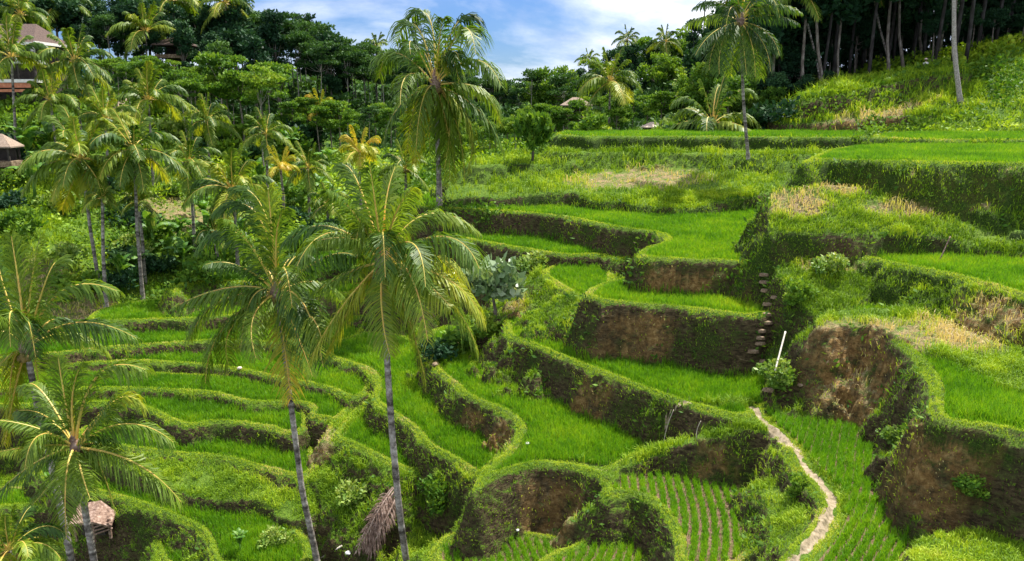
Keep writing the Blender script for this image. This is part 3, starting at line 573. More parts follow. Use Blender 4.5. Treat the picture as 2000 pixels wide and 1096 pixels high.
# ---------------------------------------------------------------- palms
UPV = np.array([0, 0, 1.0])
def frond_mesh(p0, pm, p2, n=46, ll=0.95, lw=0.055, age=0.45, r=None, ragged=0.0, name='frond'):
    """midrib curve through p0, pm, p2 and two rows of drooping leaflets"""
    r = r or np.random.default_rng(5)
    p0, pm, p2 = [np.asarray(q, float) for q in (p0, pm, p2)]; c = 2 * pm - (p0 + p2) / 2
    L = np.linalg.norm(pm - p0) + np.linalg.norm(p2 - pm)
    t = np.linspace(0, 1, 15)[:, None]; B = (1 - t) ** 2 * p0 + 2 * t * (1 - t) * c + t ** 2 * p2
    mb = MB(); mb.tube(B, np.linspace(0.055, 0.01, 15) * (L / 4) ** .5, 5, cap=False, a=0.35 + 0.5 * np.repeat(r.random(), 75))
    rib = (np.concatenate(mb.V), np.concatenate(mb.F4))
    s = np.repeat((np.arange(n) + 0.5) / n, 2) * 0.9 + 0.1; sg = np.tile([1., -1.], n); s = np.clip(s + r.normal(0, .004, 2 * n), .08, 1)
    ss = s[:, None]; P = (1 - ss) ** 2 * p0 + 2 * ss * (1 - ss) * c + ss ** 2 * p2
    T = 2 * (1 - ss) * (c - p0) + 2 * ss * (p2 - c); T /= np.linalg.norm(T, axis=1)[:, None]
    az = p2 - p0; az[2] = 0
    if np.linalg.norm(az) < 0.15 * L: az = np.array([r.normal(), r.normal(), 0])
    side = np.cross(az / (np.linalg.norm(az) + 1e-9), UPV); side = side - T * (T @ side)[:, None]; side /= np.linalg.norm(side, axis=1)[:, None]
    prof = np.clip(np.sin(math.pi * np.clip(0.10 + 0.86 * s, 0, 1)), .05, 1) ** 0.6 * 1.2 * ll * (L / 4) * (0.8 + 0.4 * r.random(2 * n)) * (1 - .25 * np.clip(T[:, 2], 0, 1))
    keep = r.random(2 * n) > ragged
    upn = np.clip(T[:, 2:3], 0, 1); D = side * sg[:, None] * (0.85 - .42 * upn) + T * (0.35 + 0.6 * ss + .75 * upn) + r.normal(0, .10, (2 * n, 3)); D /= np.linalg.norm(D, axis=1)[:, None]
    g = -UPV * (0.25 + 0.6 * r.random((2 * n, 1)) + .55 * (1 - np.abs(T[:, 2:3])))
    D2 = D + g; D2 /= np.linalg.norm(D2, axis=1)[:, None]; D3 = D2 + g * 1.2; D3 /= np.linalg.norm(D3, axis=1)[:, None]
    a = P; b = a + D * prof[:, None] * .38; m = b + D2 * prof[:, None] * .34; e = m + D3 * prof[:, None] * .30
    W = T * lw * 1.35 * (L / 4) ** .5 / 2
    V = np.stack([a - W * .5, a + W * .5, b + W, b - W, m + W * .8, m - W * .8, e], 1)[keep].reshape(-1, 3); k = np.arange(keep.sum())[:, None] * 7
    col = np.clip(age + 0.16 * (r.random(2 * n) - .5) + 0.22 * np.clip(s - .75, 0, 1), 0, 1)
    col = np.repeat(col[keep], 7)
    F4 = np.concatenate([k + np.array([[0, 1, 2, 3]]), k + np.array([[3, 2, 4, 5]])]); F3 = k + np.array([[5, 4, 6]])
    nv = len(V); V = np.concatenate([V, rib[0]]); F4r = rib[1] + nv
    me = mesh_np(name, V, [np.concatenate([F4, F4r]), F3], M_palm, False, {'v': np.r_[col, np.full(len(rib[0]), .5 + .3 * age)]})
    me.materials.append(M_rachis); mi = np.zeros(len(me.polygons), np.int32); mi[len(F4):len(F4) + len(F4r)] = 1; me.polygons.foreach_set('material_index', mi)
    return me
def trunk_mesh(P, r0, r1, name='trunk', mat=None, k=10, rings=True):
    P = np.asarray(P, float); m = max(14, int(np.linalg.norm(P[-1] - P[0]) / 0.16)); t = np.linspace(0, 1, len(P)); tt = np.linspace(0, 1, m)
    # smooth through the points
    Q = np.stack([np.interp(tt, t, P[:, a]) for a in range(3)], 1)
    for _ in range(int(m / 8)): Q[1:-1] = (Q[:-2] + Q[2:] + 2 * Q[1:-1]) / 4
    rr = r0 + (r1 - r0) * tt ** 0.7 + 0.6 * r0 * np.exp(-tt * m * 0.16 / 0.5)
    if rings: rr = rr * (1 + 0.05 * (np.arange(m) % 2)) * (1 + 0.04 * np.sin(np.arange(m) * 1.7))
    mb = MB(); mb.tube(Q, rr, k, a=np.r_[np.repeat(0.5 + 0.45 * (_tab[np.arange(m) % 256, 7] - .5) - 0.25 * (np.arange(m) % 2), k), 0.5, 0.5])
    return mb.mesh(name, mat or M_trunk)
def sphere(mb, c, r, k=8, sq=1.0, a=.5):
    th = np.linspace(0, math.pi, 6); P = np.c_[np.zeros(6), np.zeros(6), -np.cos(th) * r * sq] + np.asarray(c); mb.tube(P, np.maximum(np.sin(th) * r, 1e-3), k, cap=False, a=a)
def heart(root, c, s=1.0, nuts=6, seed=1):
    r = np.random.default_rng(seed); mb = MB()
    mb.tube(np.array([[0, 0, -.45], [0, 0, -.15], [0, 0, .1], [0, 0, .45], [0, 0, .8]]) * s + c, np.array([.16, .26, .28, .16, .03]) * s, 8)
    o = mb.build('crown_shaft', M_wood, root)
    for q in range(nuts):
        an = r.random() * 6.3; b = MB(); sphere(b, c + np.array([math.cos(an) * .27, math.sin(an) * .27, -.18 - .25 * r.random()]) * s, .12 * s, 7, 1.25); b.build('coconut', M_coco, root)
    mb = MB(); mb.tube([c + UPV * .3 * s, c + np.array([.1, 0, 1.1]) * s, c + np.array([.15, .05, 2.0]) * s], [.06 * s, .05 * s, .01], 6, a=.9); mb.build('spear_leaf', M_palm, root)
def ground_point(px, py, Ymin=18, Ymax=180):
    Y = np.linspace(Ymin, Ymax, 1600); u, f, d = ray(px, py); Z = EYE + d / f * Y; H = lookup(u / f * Y, Y)
    k = np.argmax(H >= Z); return (np.array([u / f * Y[k], Y[k], H[k]]) if H[k] >= Z[k] else at_y(px, py, Ymax))
def hero(name_seed, label, crown, Y, trunk, fr, group=None, extra=8, age=0.45, ll=1.1, lw=.055, r0=.18, r1=.12, nuts=7, base_Y=None, n=64, rad=3.8, blue=0):
    """a palm whose crown, trunk and fronds follow the photograph; every frond keeps its own depth"""
    r = np.random.default_rng(name_seed); c = at_y(crown[0], crown[1], Y)
    tp = [at_y(x, y, Y + (q[0] if q else 0)) for x, y, *q in trunk]
    g = tp[-1]; g[2] = hz(g[0], g[1]) - .3 if abs(g[2] - hz(g[0], g[1])) < 3 or g[2] > hz(g[0], g[1]) else g[2]
    root = empty('coconut_palm', g); tag(root, label, 'palm tree', group)
    tr = obj('trunk', trunk_mesh([q - g for q in reversed([c - UPV * .2] + tp)], r0, r1), root)
    cc = c - g; heart(root, cc, 1.0 * rad / 3.8, nuts, name_seed)
    for k, (mid, tip) in enumerate(fr):
        ln = rad * 1.05; t2 = at_y(tip[0], tip[1], Y); flat = np.linalg.norm(t2 - c); dep = math.sqrt(max(ln ** 2 - flat ** 2, 0.1)) * (0.55 + .4 * r.random()) * (1 if r.random() < .5 else -1)
        dep = np.clip(dep, -rad * .8, rad * .8)
        m_ = at_y(mid[0], mid[1], Y + dep * .5); e_ = at_y(tip[0], tip[1], Y + dep)
        low = (c[2] - e_[2]) / rad; ag = age + 0.25 * max(low, 0) * r.random() + .06 * r.normal()
        obj('frond', frond_mesh(cc + (m_ - c) * .03, m_ - g, e_ - g, n, ll, lw, ag, r), root)
    for k in range(extra):
        an = k * 2.4 + r.random(); el = R(r.choice([45, 30, 12, -15, -40])); ln = rad * (.8 + .2 * r.random())
        d = np.array([math.cos(an) * math.cos(el), math.sin(an) * math.cos(el), math.sin(el)])
        if abs(math.cos(an)) > 0.75: d[0] *= .5
        m_ = cc + d * ln * .5 + UPV * .1 * ln; e_ = cc + d * ln * .8 - UPV * ln * (.25 if el > .9 else .4)
        obj('frond', frond_mesh(cc, m_, e_, n, ll, lw, age + .1 * r.normal(), r), root)
    return root
FRA = [((840,40),(804,35)),((813,51),(773,82)),((860,66),(866,36)),((893,45),(930,55)),((901,58),(929,106)),((773,104),(740,153)),((798,146),(782,204)),((780,208),(749,281)),((824,234),(809,318)),((840,234),(840,303)),((926,117),(979,168)),((937,175),(977,241)),((934,215),(983,296)),((904,219),(930,321)),((890,237),(908,350)),((871,248),(879,354)),((808,85),(802,106)),((880,105),(897,118)),((868,225),(890,335)),((915,235),(915,330)),((850,100),(835,80)),((878,215),(868,330))]
hero(101, 'tall coconut palm standing at the tip of the upper curved paddy, crown against the sky', (850,166), 63, [(853,240),(857,330),(858,408)], FRA, extra=7, age=.36, rad=6.0, lw=.075, n=64, r0=.24, r1=.15)
FRB = [((733,400),(722,322)),((753,400),(772,326)),((704,370),(672,322)),((639,442),(555,480)),((650,455),(580,520)),((674,535),(608,578)),((665,604),(608,700)),((746,608),(761,692)),((796,617),(831,744)),((805,475),(831,560)),((831,420),(932,451)),((866,462),(936,525)),((875,546),(945,626)),((866,575),(932,683)),((694,420),(640,372)),((770,424),(805,368)),((690,590),(640,690)),((850,500),(905,560)),((700,470),(620,470)),((820,545),(880,600))]
hero(102, 'coconut palm with pale ringed trunk in the middle foreground, its crown the widest', (747,512), 30, [(752,620),(757,720),(766,850),(780,1000),(797,1120,.3),(806,1180,.6)], FRB, extra=8, age=.46, rad=4.1, n=72, lw=.05, r0=.16, r1=.11)
FRC = [((502,420),(428,410)),((518,420),(466,366)),((530,440),(524,372)),((540,460),(556,408)),((568,504),(620,513)),((463,456),(397,486)),((467,520),(401,517)),((449,562),(340,600)),((428,590),(371,662)),((454,636),(447,714)),((436,640),(401,749)),((555,670),(568,780)),((603,612),(629,670)),((620,552),(673,600)),((630,505),(695,500)),((575,640),(610,735)),((490,480),(440,430)),((495,620),(500,700))]
hero(103, 'coconut palm with slender grey leaning trunk rising between the two larger foreground crowns', (541,572), 33, [(552,650),(562,740),(572,820),(590,960),(612,1060),(622,1092)], FRC, extra=8, age=.40, rad=4.2, n=70, lw=.05, r0=.15, r1=.10)
FRD = [((37,560),(22,462)),((59,570),(77,468)),((12,575),(-12,480)),((123,568),(228,568)),((154,630),(265,660)),((68,703),(77,771)),((28,765),(9,870)),((12,630),(-37,623)),((0,710),(-50,765)),((92,543),(117,512)),((140,650),(210,690))]
hero(104, 'coconut palm at the left edge with stiff upright fronds and a yellow hanging one', (52,678), 29, [(70,780),(102,915),(122,1010),(140,1096),(150,1180)], FRD, extra=7, age=.44, rad=3.9, n=72, lw=.05, r0=.16, r1=.11)
FRE = [((126,775),(114,700)),((141,775),(160,712)),((190,735),(284,722)),((185,827),(228,765)),((247,828),(339,864)),((265,905),(354,981)),((160,925),(176,975)),((92,870),(0,882)),((80,839),(0,821)),((68,905),(-12,969)),((92,815),(37,802)),((90,775),(55,750)),((230,780),(280,800)),((200,870),(250,905)),((110,930),(60,990))]
hero(105, 'lowest coconut palm in the lower left corner with dark trunk and golden midribs', (146,874), 26, [(157,930),(168,1010),(184,1096),(195,1180)], FRE, extra=7, age=.42, rad=3.0, n=72, lw=.045, r0=.14, r1=.1)
FRF = [((1396,30),(1338,50)),((1393,64),(1358,108)),((1402,75),(1385,137)),((1432,90),(1426,146)),((1452,88),(1458,146)),((1475,93),(1487,152)),((1498,64),(1522,108)),((1504,30),(1557,44)),((1402,5),(1358,15)),((1440,-10),(1431,-35)),((1481,0),(1519,-9)),((1500,10),(1563,23)),((1412,80),(1405,145)),((1468,85),(1475,150)),((1488,80),(1505,140))]
hero(106, 'coconut palm with thin pale trunk on the rim of the upper terrace at right', (1446,42), 68, [(1449,120),(1452,200),(1457,260),(1463,303)], FRF, extra=6, age=.25, rad=5.2, lw=.075, n=46, r0=.15, r1=.10)
# a library of fronds for the palms farther off; copies share these meshes
LIB = []
for q, (el, dr) in enumerate([(78, .15), (60, .35), (45, .55), (28, .6), (10, .65), (-12, .6), (-35, .45), (-60, .2)]):
    for v in range(2):
        r = np.random.default_rng(300 + q * 2 + v); e = R(el); L = 4.0; d = np.array([math.cos(e), 0, math.sin(e)])
        LIB.append(frond_mesh((0, 0, 0), d * L * .5 + UPV * dr * .25, d * L * .88 - UPV * dr * L * .5 + np.array([0, .3 * r.normal(), 0]), 42, 1.2, .11, [.36, .5][v] + (.1 if el < 0 else 0), r))
LIBY = []
for q, (el, dr) in enumerate([(75, .2), (50, .5), (25, .6), (0, .6)]):
    r = np.random.default_rng(350 + q); e = R(el); d = np.array([math.cos(e), 0, math.sin(e)]); LIBY.append(frond_mesh((0, 0, 0), d * 2 + UPV * dr * .25, d * 3.5 - UPV * dr * 2, 42, 1.2, .11, .8, r))
nut = MB(); sphere(nut, (0, 0, 0), .14, 6, 1.2); NUT = nut.mesh('coconut', M_coco)
def palm(label, crown, base, Y, rad_px, seed, nf=20, yellow=False, group=None, r0=.17, stub=False, mat=None, dark=0):
    r = np.random.default_rng(seed); s = rad_px * Y / F / 3.05
    c = at_y(crown[0], crown[1], Y)
    b = at_y(base[0], base[1], Y); h = hz(b[0], b[1]); b = np.array([b[0], b[1], h - .2])
    root = empty('coconut_palm', b); tag(root, label, 'palm tree', group); cc = c - b
    if cc[2] > .6: obj('trunk', trunk_mesh([(0, 0, 0), cc * .5 + np.array([.12 * r.normal() * cc[2] * .1, 0, 0]), cc], r0, r0 * .65, k=7, rings=False, mat=mat), root)
    lib = LIBY if yellow else LIB
    for k in range(nf):
        q = (k * len(lib)) // nf if not yellow else k % 4
        if not yellow: q = min(len(lib) - 1, int(((k + .5) / nf) * (len(lib) - (0 if nf > 18 else 3))))
        f = obj('frond', lib[q], root); f.location = list(cc); f.rotation_euler = (r.normal() * .1, r.normal() * .08, k * 2.39996 + r.random() * .5); f.scale = [s * (.85 + .3 * r.random())] * 3
    for k in range(0 if yellow else 4):
        f = obj('coconut', NUT, root); an = r.random() * 6.3; f.location = list(cc + np.array([math.cos(an) * .25, math.sin(an) * .25, -.25])); 
    return root
MID = [
 ('big round-headed coconut palm on the left hillside, lowest fronds brown', (160,312), (192,528), 62, 88, 24, 0),
 ('coconut palm on the left hillside just right of the round-headed one', (262,295), (278,575), 63, 78, 20, 0),
 ('thin coconut palm with yellowing fronds above the straw coloured slope', (370,318), (378,468), 70, 58, 16, 0),
 ('coconut palm behind and above the slender leaning foreground palm', (455,372), (462,500), 64, 80, 18, 0),
 ('coconut palm standing beside the terraced villa, tall fronds spread', (147,122), (150,225), 84, 66, 20, 0),
 ('coconut palm right of the villa with arching yellow fronds', (290,196), (292,290), 86, 62, 18, 0),
 ('short coconut palm below the balconies of the villa', (98,196), (103,262), 80, 50, 18, 0),
 ('coconut palm at the far left edge in front of the villa, trunk pale', (22,112), (28,290), 80, 62, 18, 0),
 ('small yellow palm glowing before the dark forest trunks', (625,214), (625,262), 110, 36, 14, 1),
 ('yellow palm just behind the crown of the middle foreground palm', (702,300), (702,350), 78, 50, 16, 1),
 ('pale green palm low among the weeds left of the yellow palm', (602,328), (602,385), 84, 46, 16, 0),
 ('dark-trunked coconut palm rising behind the upper left paddy rim', (1192,160), (1190,268), 95, 55, 18, 0),
 ('small slim areca palm under the round-headed palm', (200,388), (206,590), 60, 34, 14, 0),
 ('small palm with dark fronds low on the slope among banana plants', (270,395), (272,450), 66, 38, 14, 0),
 ('palm on the crest above the tree ferns, pale midribs', (285,62), (287,120), 118, 52, 18, 0),
 ('palm silhouetted on the left skyline, tallest of its cluster', (335,2), (338,90), 128, 50, 18, 0),
 ('palm silhouetted on the left skyline, right of the tallest', (440,8), (442,95), 128, 46, 18, 0),
 ('palm silhouetted on the left skyline above the villa', (120,20), (122,90), 122, 50, 18, 0),
 ('palm crown cut by the top edge at the far left', (40,30), (44,100), 112, 52, 18, 0),
 ('palm on the skyline between the left forest and the tall palm', (735,92), (736,160), 150, 26, 14, 0),
 ('dark palm standing out on the skyline before the right forest', (1300,82), (1302,150), 150, 28, 16, 0),
 ('palm on the far skyline left of the dark-trunked palm', (1150,118), (1151,170), 160, 22, 14, 0),
 ('dark palm on the far skyline above the dark-trunked palm', (1225,78), (1226,150), 156, 24, 14, 0),
 ('leaning palm in the forest edge right of the tall pale trunk', (1560,-20), (1615,160), 100, 60, 16, 0),
 ('palm behind the mound in the dark forest, crown above the frame', (1700,-40), (1745,125), 104, 60, 16, 0),
 ('pale green palm half hidden by undergrowth at the foot of the left hill', (420,455), (421,505), 62, 42, 12, 0),
 ('low palm with broad fronds beside the tall palm trunk', (792,330), (792,385), 80, 50, 14, 0),
 ('coconut palm between the villa and the second hillside palm', (205,232), (207,330), 80, 54, 18, 0),
 ('slim coconut palm above the palm behind the leaning one', (520,262), (522,380), 88, 46, 16, 0),
 ('coconut palm left of the white-trunked feathery tree', (405,236), (407,330), 92, 48, 16, 0),
 ('yellowish palm among the banana plants above the leaning palm', (548,330), (549,400), 80, 40, 14, 1),
 ('short palm right of the straw coloured slope', (640,400), (640,450), 72, 44, 14, 0),
]
for k, (lb, c_, b_, Y, rp, nf, ye) in enumerate(MID): palm(lb, c_, b_, Y, rp, 400 + k, nf, bool(ye), 'coconut palms on the hillsides')
palm('young trunkless palm with upright yellow fronds on the upper terrace edge', (1392,242), (1392,262), 84, 88, 501, 12, False)
palm('dark palm crown in the bottom left corner, seen from above', (18,1075), (10,1250), 23, 92, 502, 18, False, r0=.15)
# ---------------------------------------------------------------- broad-leaved trees, shrubs, banana plants
def crown_mesh(kind_, seed, mat, n=3600, leaf=.42, name='crown'):
    """leaf clumps spread through the crown's volume, with gaps; unit: about 4 m radius, base at z=0"""
    r = np.random.default_rng(seed); cs = []
    if kind_ == 'layered':
        for k in range(15):
            z = r.uniform(.2, 4.6); rr = (3.6 - .35 * z) * math.sqrt(r.random()); an = r.random() * 6.283
            cs.append((rr * math.cos(an), rr * math.sin(an), z + .25 * rr, r.uniform(.9, 1.7), .32))
    elif kind_ == 'round':
        for k in range(26):
            d = r.normal(size=3); d /= np.linalg.norm(d); q = r.random() ** .4; cs.append((d[0] * 2.9 * q, d[1] * 2.9 * q, 3 + d[2] * 2.7 * q, r.uniform(.7, 1.3), .8))
    elif kind_ == 'tall':
        for k in range(24):
            z = r.uniform(0, 9); rr = 2.3 * math.sqrt(r.random()) * (1 - abs(z - 4) / 9); an = r.random() * 6.283; cs.append((rr * math.cos(an), rr * math.sin(an), z, r.uniform(.7, 1.35), .7))
    elif kind_ == 'bush':
        for k in range(11):
            an = r.random() * 6.283; rr = 1.5 * math.sqrt(r.random()); cs.append((rr * math.cos(an), rr * math.sin(an), r.uniform(.2, 1.5), r.uniform(.5, .9), .8))
    cs = np.array(cs); wgt = cs[:, 3] ** 2; pick_ = r.choice(len(cs), n, p=wgt / wgt.sum())
    d = r.normal(size=(n, 3)); d /= np.linalg.norm(d, axis=1)[:, None]; q = (r.random(n) ** .45)[:, None]
    c = cs[pick_]; P = c[:, :3] + d * q * c[:, 3:4] * np.c_[np.ones((n, 2)), c[:, 4]]
    col = .45 + .35 * (r.random(n) - .5) + .25 * (_tab[pick_ % 256, seed % 256] - .5) + .1 * d[:, 2]
    v, f, a = leaves(P, leaf * (.6 + .8 * r.random(n)), r, col, .8)
    return mesh_np(name, v, [f], mat, False, {'v': a}), cs
def limb_mesh(cs, h, seed, r0=.22, mat=None, fork=.62, lean=0.0):
    r = np.random.default_rng(seed); mb = MB(); top = np.array([lean * h, 0, h])
    ts = np.linspace(0, 1, 9)[:, None]; sway = np.c_[.25 * np.sin(ts[:, 0] * 3 + seed), .2 * np.cos(ts[:, 0] * 2.3 + seed), np.zeros(9)] * (h / 12)
    P = ts * top + sway - sway[0]; mb.tube(P, np.linspace(r0, r0 * .45, 9), 7)
    for c in cs[r.choice(len(cs), min(8, len(cs)), replace=False)]:
        e = np.array([c[0] + lean * h, c[1], c[2] + h * fork]); s = P[6] if e[2] > P[6][2] + .5 else P[5]
        m = (s + e) / 2 + np.array([0, 0, -.25]); mb.tube([s, m, e], [r0 * .35, r0 * .22, .03], 5, cap=False)
    return mb.mesh('trunk', mat or M_bark)
PROT = {}
FULL = {}
def proto(key, kind_, mat, h, n=3600, leaf=.42, r0=.22, bark=None, fork=.62, lean=0.0):
    out = []
    for v in range(3):
        seed = 600 + 17 * len(PROT) + v; cm, cs = crown_mesh(kind_, seed, mat, n, leaf); out.append((cm, limb_mesh(cs, h, seed, r0, bark, fork, lean), h * fork, lean * h))
    PROT[key] = out
proto('tall_dark', 'tall', M_leafD, 10, 3800, .5)
proto('round_dark', 'round', M_leafD, 9, 3800, .48)
proto('layered', 'layered', M_leafA, 9, 3400, .42, .17)
proto('thin', 'layered', M_leafM, 12, 2400, .45, .12, M_trunk, .72)
proto('round_green', 'round', M_leafA, 7, 3600, .42)
proto('pale', 'round', M_leafY, 6, 3000, .42, .14)
proto('forest', 'tall', M_leafD, 20, 4200, .62, .15, M_bark2, .3)
proto('canopy', 'round', M_leafD, 20, 4200, .7, .17, M_bark2, .34)
proto('slim', 'layered', M_leafA, 12, 2600, .4, .11, M_trunk, .75)
PB = [crown_mesh('bush', 700 + k, m, 900, .36, 'foliage')[0] for k, m in enumerate([M_leafA, M_leafA, M_leafY, M_leafD, M_leafA])]
TREE_N = {}
LOOK = {'tall_dark': 'narrow-crowned', 'round_dark': 'round-crowned', 'layered': 'flat-layered', 'round_green': 'bushy-crowned', 'pale': 'pale-leaved', 'forest': 'slim tall-crowned', 'canopy': 'spreading', 'slim': 'slim', 'thin': 'thin-trunked'}
MARK = [(60, 'above the villa at the left edge'), (150, 'above the palm beside the villa'), (235, 'left of the crest palms'), (310, 'by the crest palm with pale midribs'), (390, 'under the tallest skyline palm'), (470, 'near the second skyline palm'), (540, 'above the white-trunked feathery tree'), (610, 'above the small yellow palm'), (690, 'right of the small yellow palm'), (760, 'just left of the tall palm crown'), (860, 'behind the tall palm crown'),
        (940, 'behind the right fronds of the tall palm'), (1010, 'at the lowest dip of the skyline'), (1080, 'behind the small round tree'), (1160, 'left of the dark-trunked palm'), (1230, 'right of the dark-trunked palm'), (1300, 'under the skyline palm by the right forest'), (1380, 'at the left edge of the right forest'), (1460, 'behind the palm on the upper terrace rim'), (1560, 'behind the left shoulder of the mound'), (1660, 'above the left slope of the mound'), (1760, 'behind the middle of the mound'), (1840, 'behind the person on the mound'), (1930, 'behind the bare grey trunk'), (9999, 'at the right edge of the photo')]
def tree(key, x, y, s, label, group, rng_, sz=1.0):
    if group:
        q = 1000 + F * x / y; label = LOOK[key] + ' ' + label + ', ' + next(t for a, t in MARK if q < a)
    cm, tm, ch, lx = PROT[key][rng_.integers(3)]; z = hz(x, y)
    root = empty('broadleaf_tree', (x, y, z - .2), rng_.random() * 6.28); tag(root, label, 'tree', group); root.scale = (s, s, s * sz)
    obj('trunk', tm, root); c = obj('crown', cm, root); c.location = (lx, 0, ch); return root
def belt(n, px, Yr, keys, hpx, label, group, seed, sz=1.0):
    """n trees between two picture columns and two distances; hpx(px) gives the picture row their tops reach"""
    r = np.random.default_rng(seed)
    for k in range(n):
        x_ = px[0] + (px[1] - px[0]) * (k + r.random()) / n; Y = r.uniform(*Yr); X = (x_ - 1000) / F * Y / 1.0
        key = keys[r.integers(len(keys))]; full = {'tall_dark': 15.5, 'round_dark': 11.5, 'layered': 10.6, 'round_green': 10.3, 'pale': 9.6, 'forest': 17.5, 'canopy': 16.0, 'slim': 14.5, 'thin': 14.2}[key]
        top = at_y(x_, hpx(x_), Y)[2]; h = max(top - hz(X, Y), 3.0) * r.uniform(.8, 1.05)
        tree(key, X, Y, h / full, label, group, r, sz)
lin = lambda *p: (lambda x: float(np.interp(x, [a for a, _ in p], [b for _, b in p])))
G1 = 'trees along the left ridge'
belt(34, (-60, 520), (120, 150), ['tall_dark', 'round_dark'], lin((-60, -70), (250, -20), (420, -20), (520, 12)), 'dark tree on the ridge top', G1, 1)
belt(14, (-60, 520), (112, 124), ['tall_dark', 'round_dark', 'thin'], lin((-60, 0), (250, 25), (520, 50)), 'tree below the ridge crest', G1, 2)
belt(34, (500, 800), (126, 150), ['thin', 'thin', 'tall_dark', 'thin'], lin((500, 8), (600, 28), (700, 72), (800, 92)), 'tree in the tall stand', 'forest left of the tall palm', 3)
belt(18, (780, 1010), (135, 165), ['thin', 'tall_dark', 'thin'], lin((780, 92), (900, 135), (1010, 148)), 'tree on the distant valley side', 'distant valley trees', 4)
belt(22, (990, 1350), (120, 165), ['thin', 'round_green', 'tall_dark'], lin((990, 148), (1150, 112), (1250, 68), (1350, 40)), 'tree far across the valley', 'distant valley trees', 5)
belt(16, (980, 1340), (98, 118), ['layered', 'round_green'], lin((980, 215), (1150, 190), (1340, 175)), 'low tree beyond the top rim', 'trees just beyond the top paddy rim', 6)
belt(14, (860, 1070), (100, 120), ['layered', 'round_green'], lin((860, 235), (960, 225), (1070, 235)), 'small tree in the hollow', 'trees in the hollow', 7)
belt(24, (200, 560), (98, 122), ['layered', 'slim', 'slim'], lin((200, 95), (350, 105), (450, 130), (560, 120)), 'bright hillside tree', 'feathery trees on the left hillside', 8)
belt(8, (-40, 240), (102, 114), ['round_green', 'round_dark'], lin((-40, 60), (100, 70), (240, 100)), 'leafy slope tree', 'trees around the villa', 9)
belt(16, (560, 840), (104, 122), ['slim', 'thin', 'layered'], lin((560, 180), (700, 195), (840, 220)), 'shorter tree at the stand foot', 'lower trees left of the tall palm', 10)
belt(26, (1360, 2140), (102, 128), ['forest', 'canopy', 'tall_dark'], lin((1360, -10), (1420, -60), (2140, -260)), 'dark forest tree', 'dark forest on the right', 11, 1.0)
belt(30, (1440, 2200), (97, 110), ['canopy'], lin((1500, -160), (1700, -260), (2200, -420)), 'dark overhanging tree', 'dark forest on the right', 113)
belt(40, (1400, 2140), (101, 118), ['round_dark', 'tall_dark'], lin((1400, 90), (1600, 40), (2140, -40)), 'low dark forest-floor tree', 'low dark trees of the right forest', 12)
belt(12, (1330, 1500), (92, 104), ['pale', 'round_green'], lin((1330, 120), (1500, 150)), 'tree near the upper terrace', 'pale trees by the upper terrace', 13)
belt(7, (1480, 1600), (94, 100), ['round_dark'], lin((1480, 130), (1600, 140)), 'dark tree beside the mound foot', 'dark trees by the mound', 14)
# the deep forest behind: one mass of foliage nobody could count
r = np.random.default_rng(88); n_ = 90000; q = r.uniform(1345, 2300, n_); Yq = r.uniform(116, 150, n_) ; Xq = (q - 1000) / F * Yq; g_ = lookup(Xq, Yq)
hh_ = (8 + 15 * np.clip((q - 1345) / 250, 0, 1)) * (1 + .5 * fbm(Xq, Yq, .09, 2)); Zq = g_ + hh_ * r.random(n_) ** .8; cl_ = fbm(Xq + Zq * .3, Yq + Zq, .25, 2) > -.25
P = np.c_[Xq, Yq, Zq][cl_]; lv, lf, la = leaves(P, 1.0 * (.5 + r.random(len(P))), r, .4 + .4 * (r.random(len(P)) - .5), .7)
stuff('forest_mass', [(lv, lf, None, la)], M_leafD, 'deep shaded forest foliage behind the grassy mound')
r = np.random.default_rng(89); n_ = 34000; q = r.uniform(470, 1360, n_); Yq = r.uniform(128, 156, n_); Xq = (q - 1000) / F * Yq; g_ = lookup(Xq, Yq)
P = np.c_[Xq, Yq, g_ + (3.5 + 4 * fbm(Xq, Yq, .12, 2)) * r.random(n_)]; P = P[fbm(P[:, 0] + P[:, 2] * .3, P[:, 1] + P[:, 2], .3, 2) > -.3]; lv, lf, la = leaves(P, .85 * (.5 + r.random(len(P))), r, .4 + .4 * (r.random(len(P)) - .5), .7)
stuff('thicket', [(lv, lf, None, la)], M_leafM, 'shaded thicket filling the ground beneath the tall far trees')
# trees that stand alone
def lone(key, px, base, top, Y, label, seed, kz=1.0, cat=None):
    r = np.random.default_rng(seed); X, _, _ = at_y(px, base, Y); z = hz(X, Y); t = at_y(px, top, Y)[2]
    full = {'tall_dark': 15.5, 'round_dark': 11.5, 'layered': 10.6, 'round_green': 10.3, 'pale': 9.6, 'forest': 17.5, 'canopy': 16.0, 'slim': 14.5, 'thin': 14.2}[key]
    return tree(key, X, Y, (t - z) / full, label, None, r, kz)
lone('slim', 517, 340, 118, 96, 'feathery tree with a long bare white trunk on the left slope', 21)
lone('layered', 445, 220, 108, 104, 'feathery tree with flat layered crown left of the white-trunked one', 22)
lone('layered', 1205, 268, 210, 92, 'thin pale-trunked tree just right of the dark-trunked palm', 23)
# small round tree on the edge of the bank, its shadow falls towards the camera
def small_tree():
    X, Y, Z = at_y(1040, 322, 72); Z = hz(X, Y); root = empty('small_tree', (X, Y, Z - .1)); tag(root, 'small round tree with yellow-topped leaves alone on the lip of the grassy bank', 'tree')
    cm, cs = crown_mesh('bush', 777, M_leafA, 1900, .42, 'crown'); c = obj('crown', cm, root); c.location = (0, 0, 1.4); c.scale = (.95, .95, 1.75)
    mb = MB(); mb.tube([(0, 0, 0), (.05, 0, 1.2), (0, .05, 2.6)], [.14, .1, .05], 6)
    for a in range(5): mb.tube([(0, 0, 1.4), (.5 * math.cos(a * 1.25), .5 * math.sin(a * 1.25), 2.4 + .2 * a)], [.05, .02], 4, cap=False)
    mb.build('trunk', M_bark, root)
small_tree()
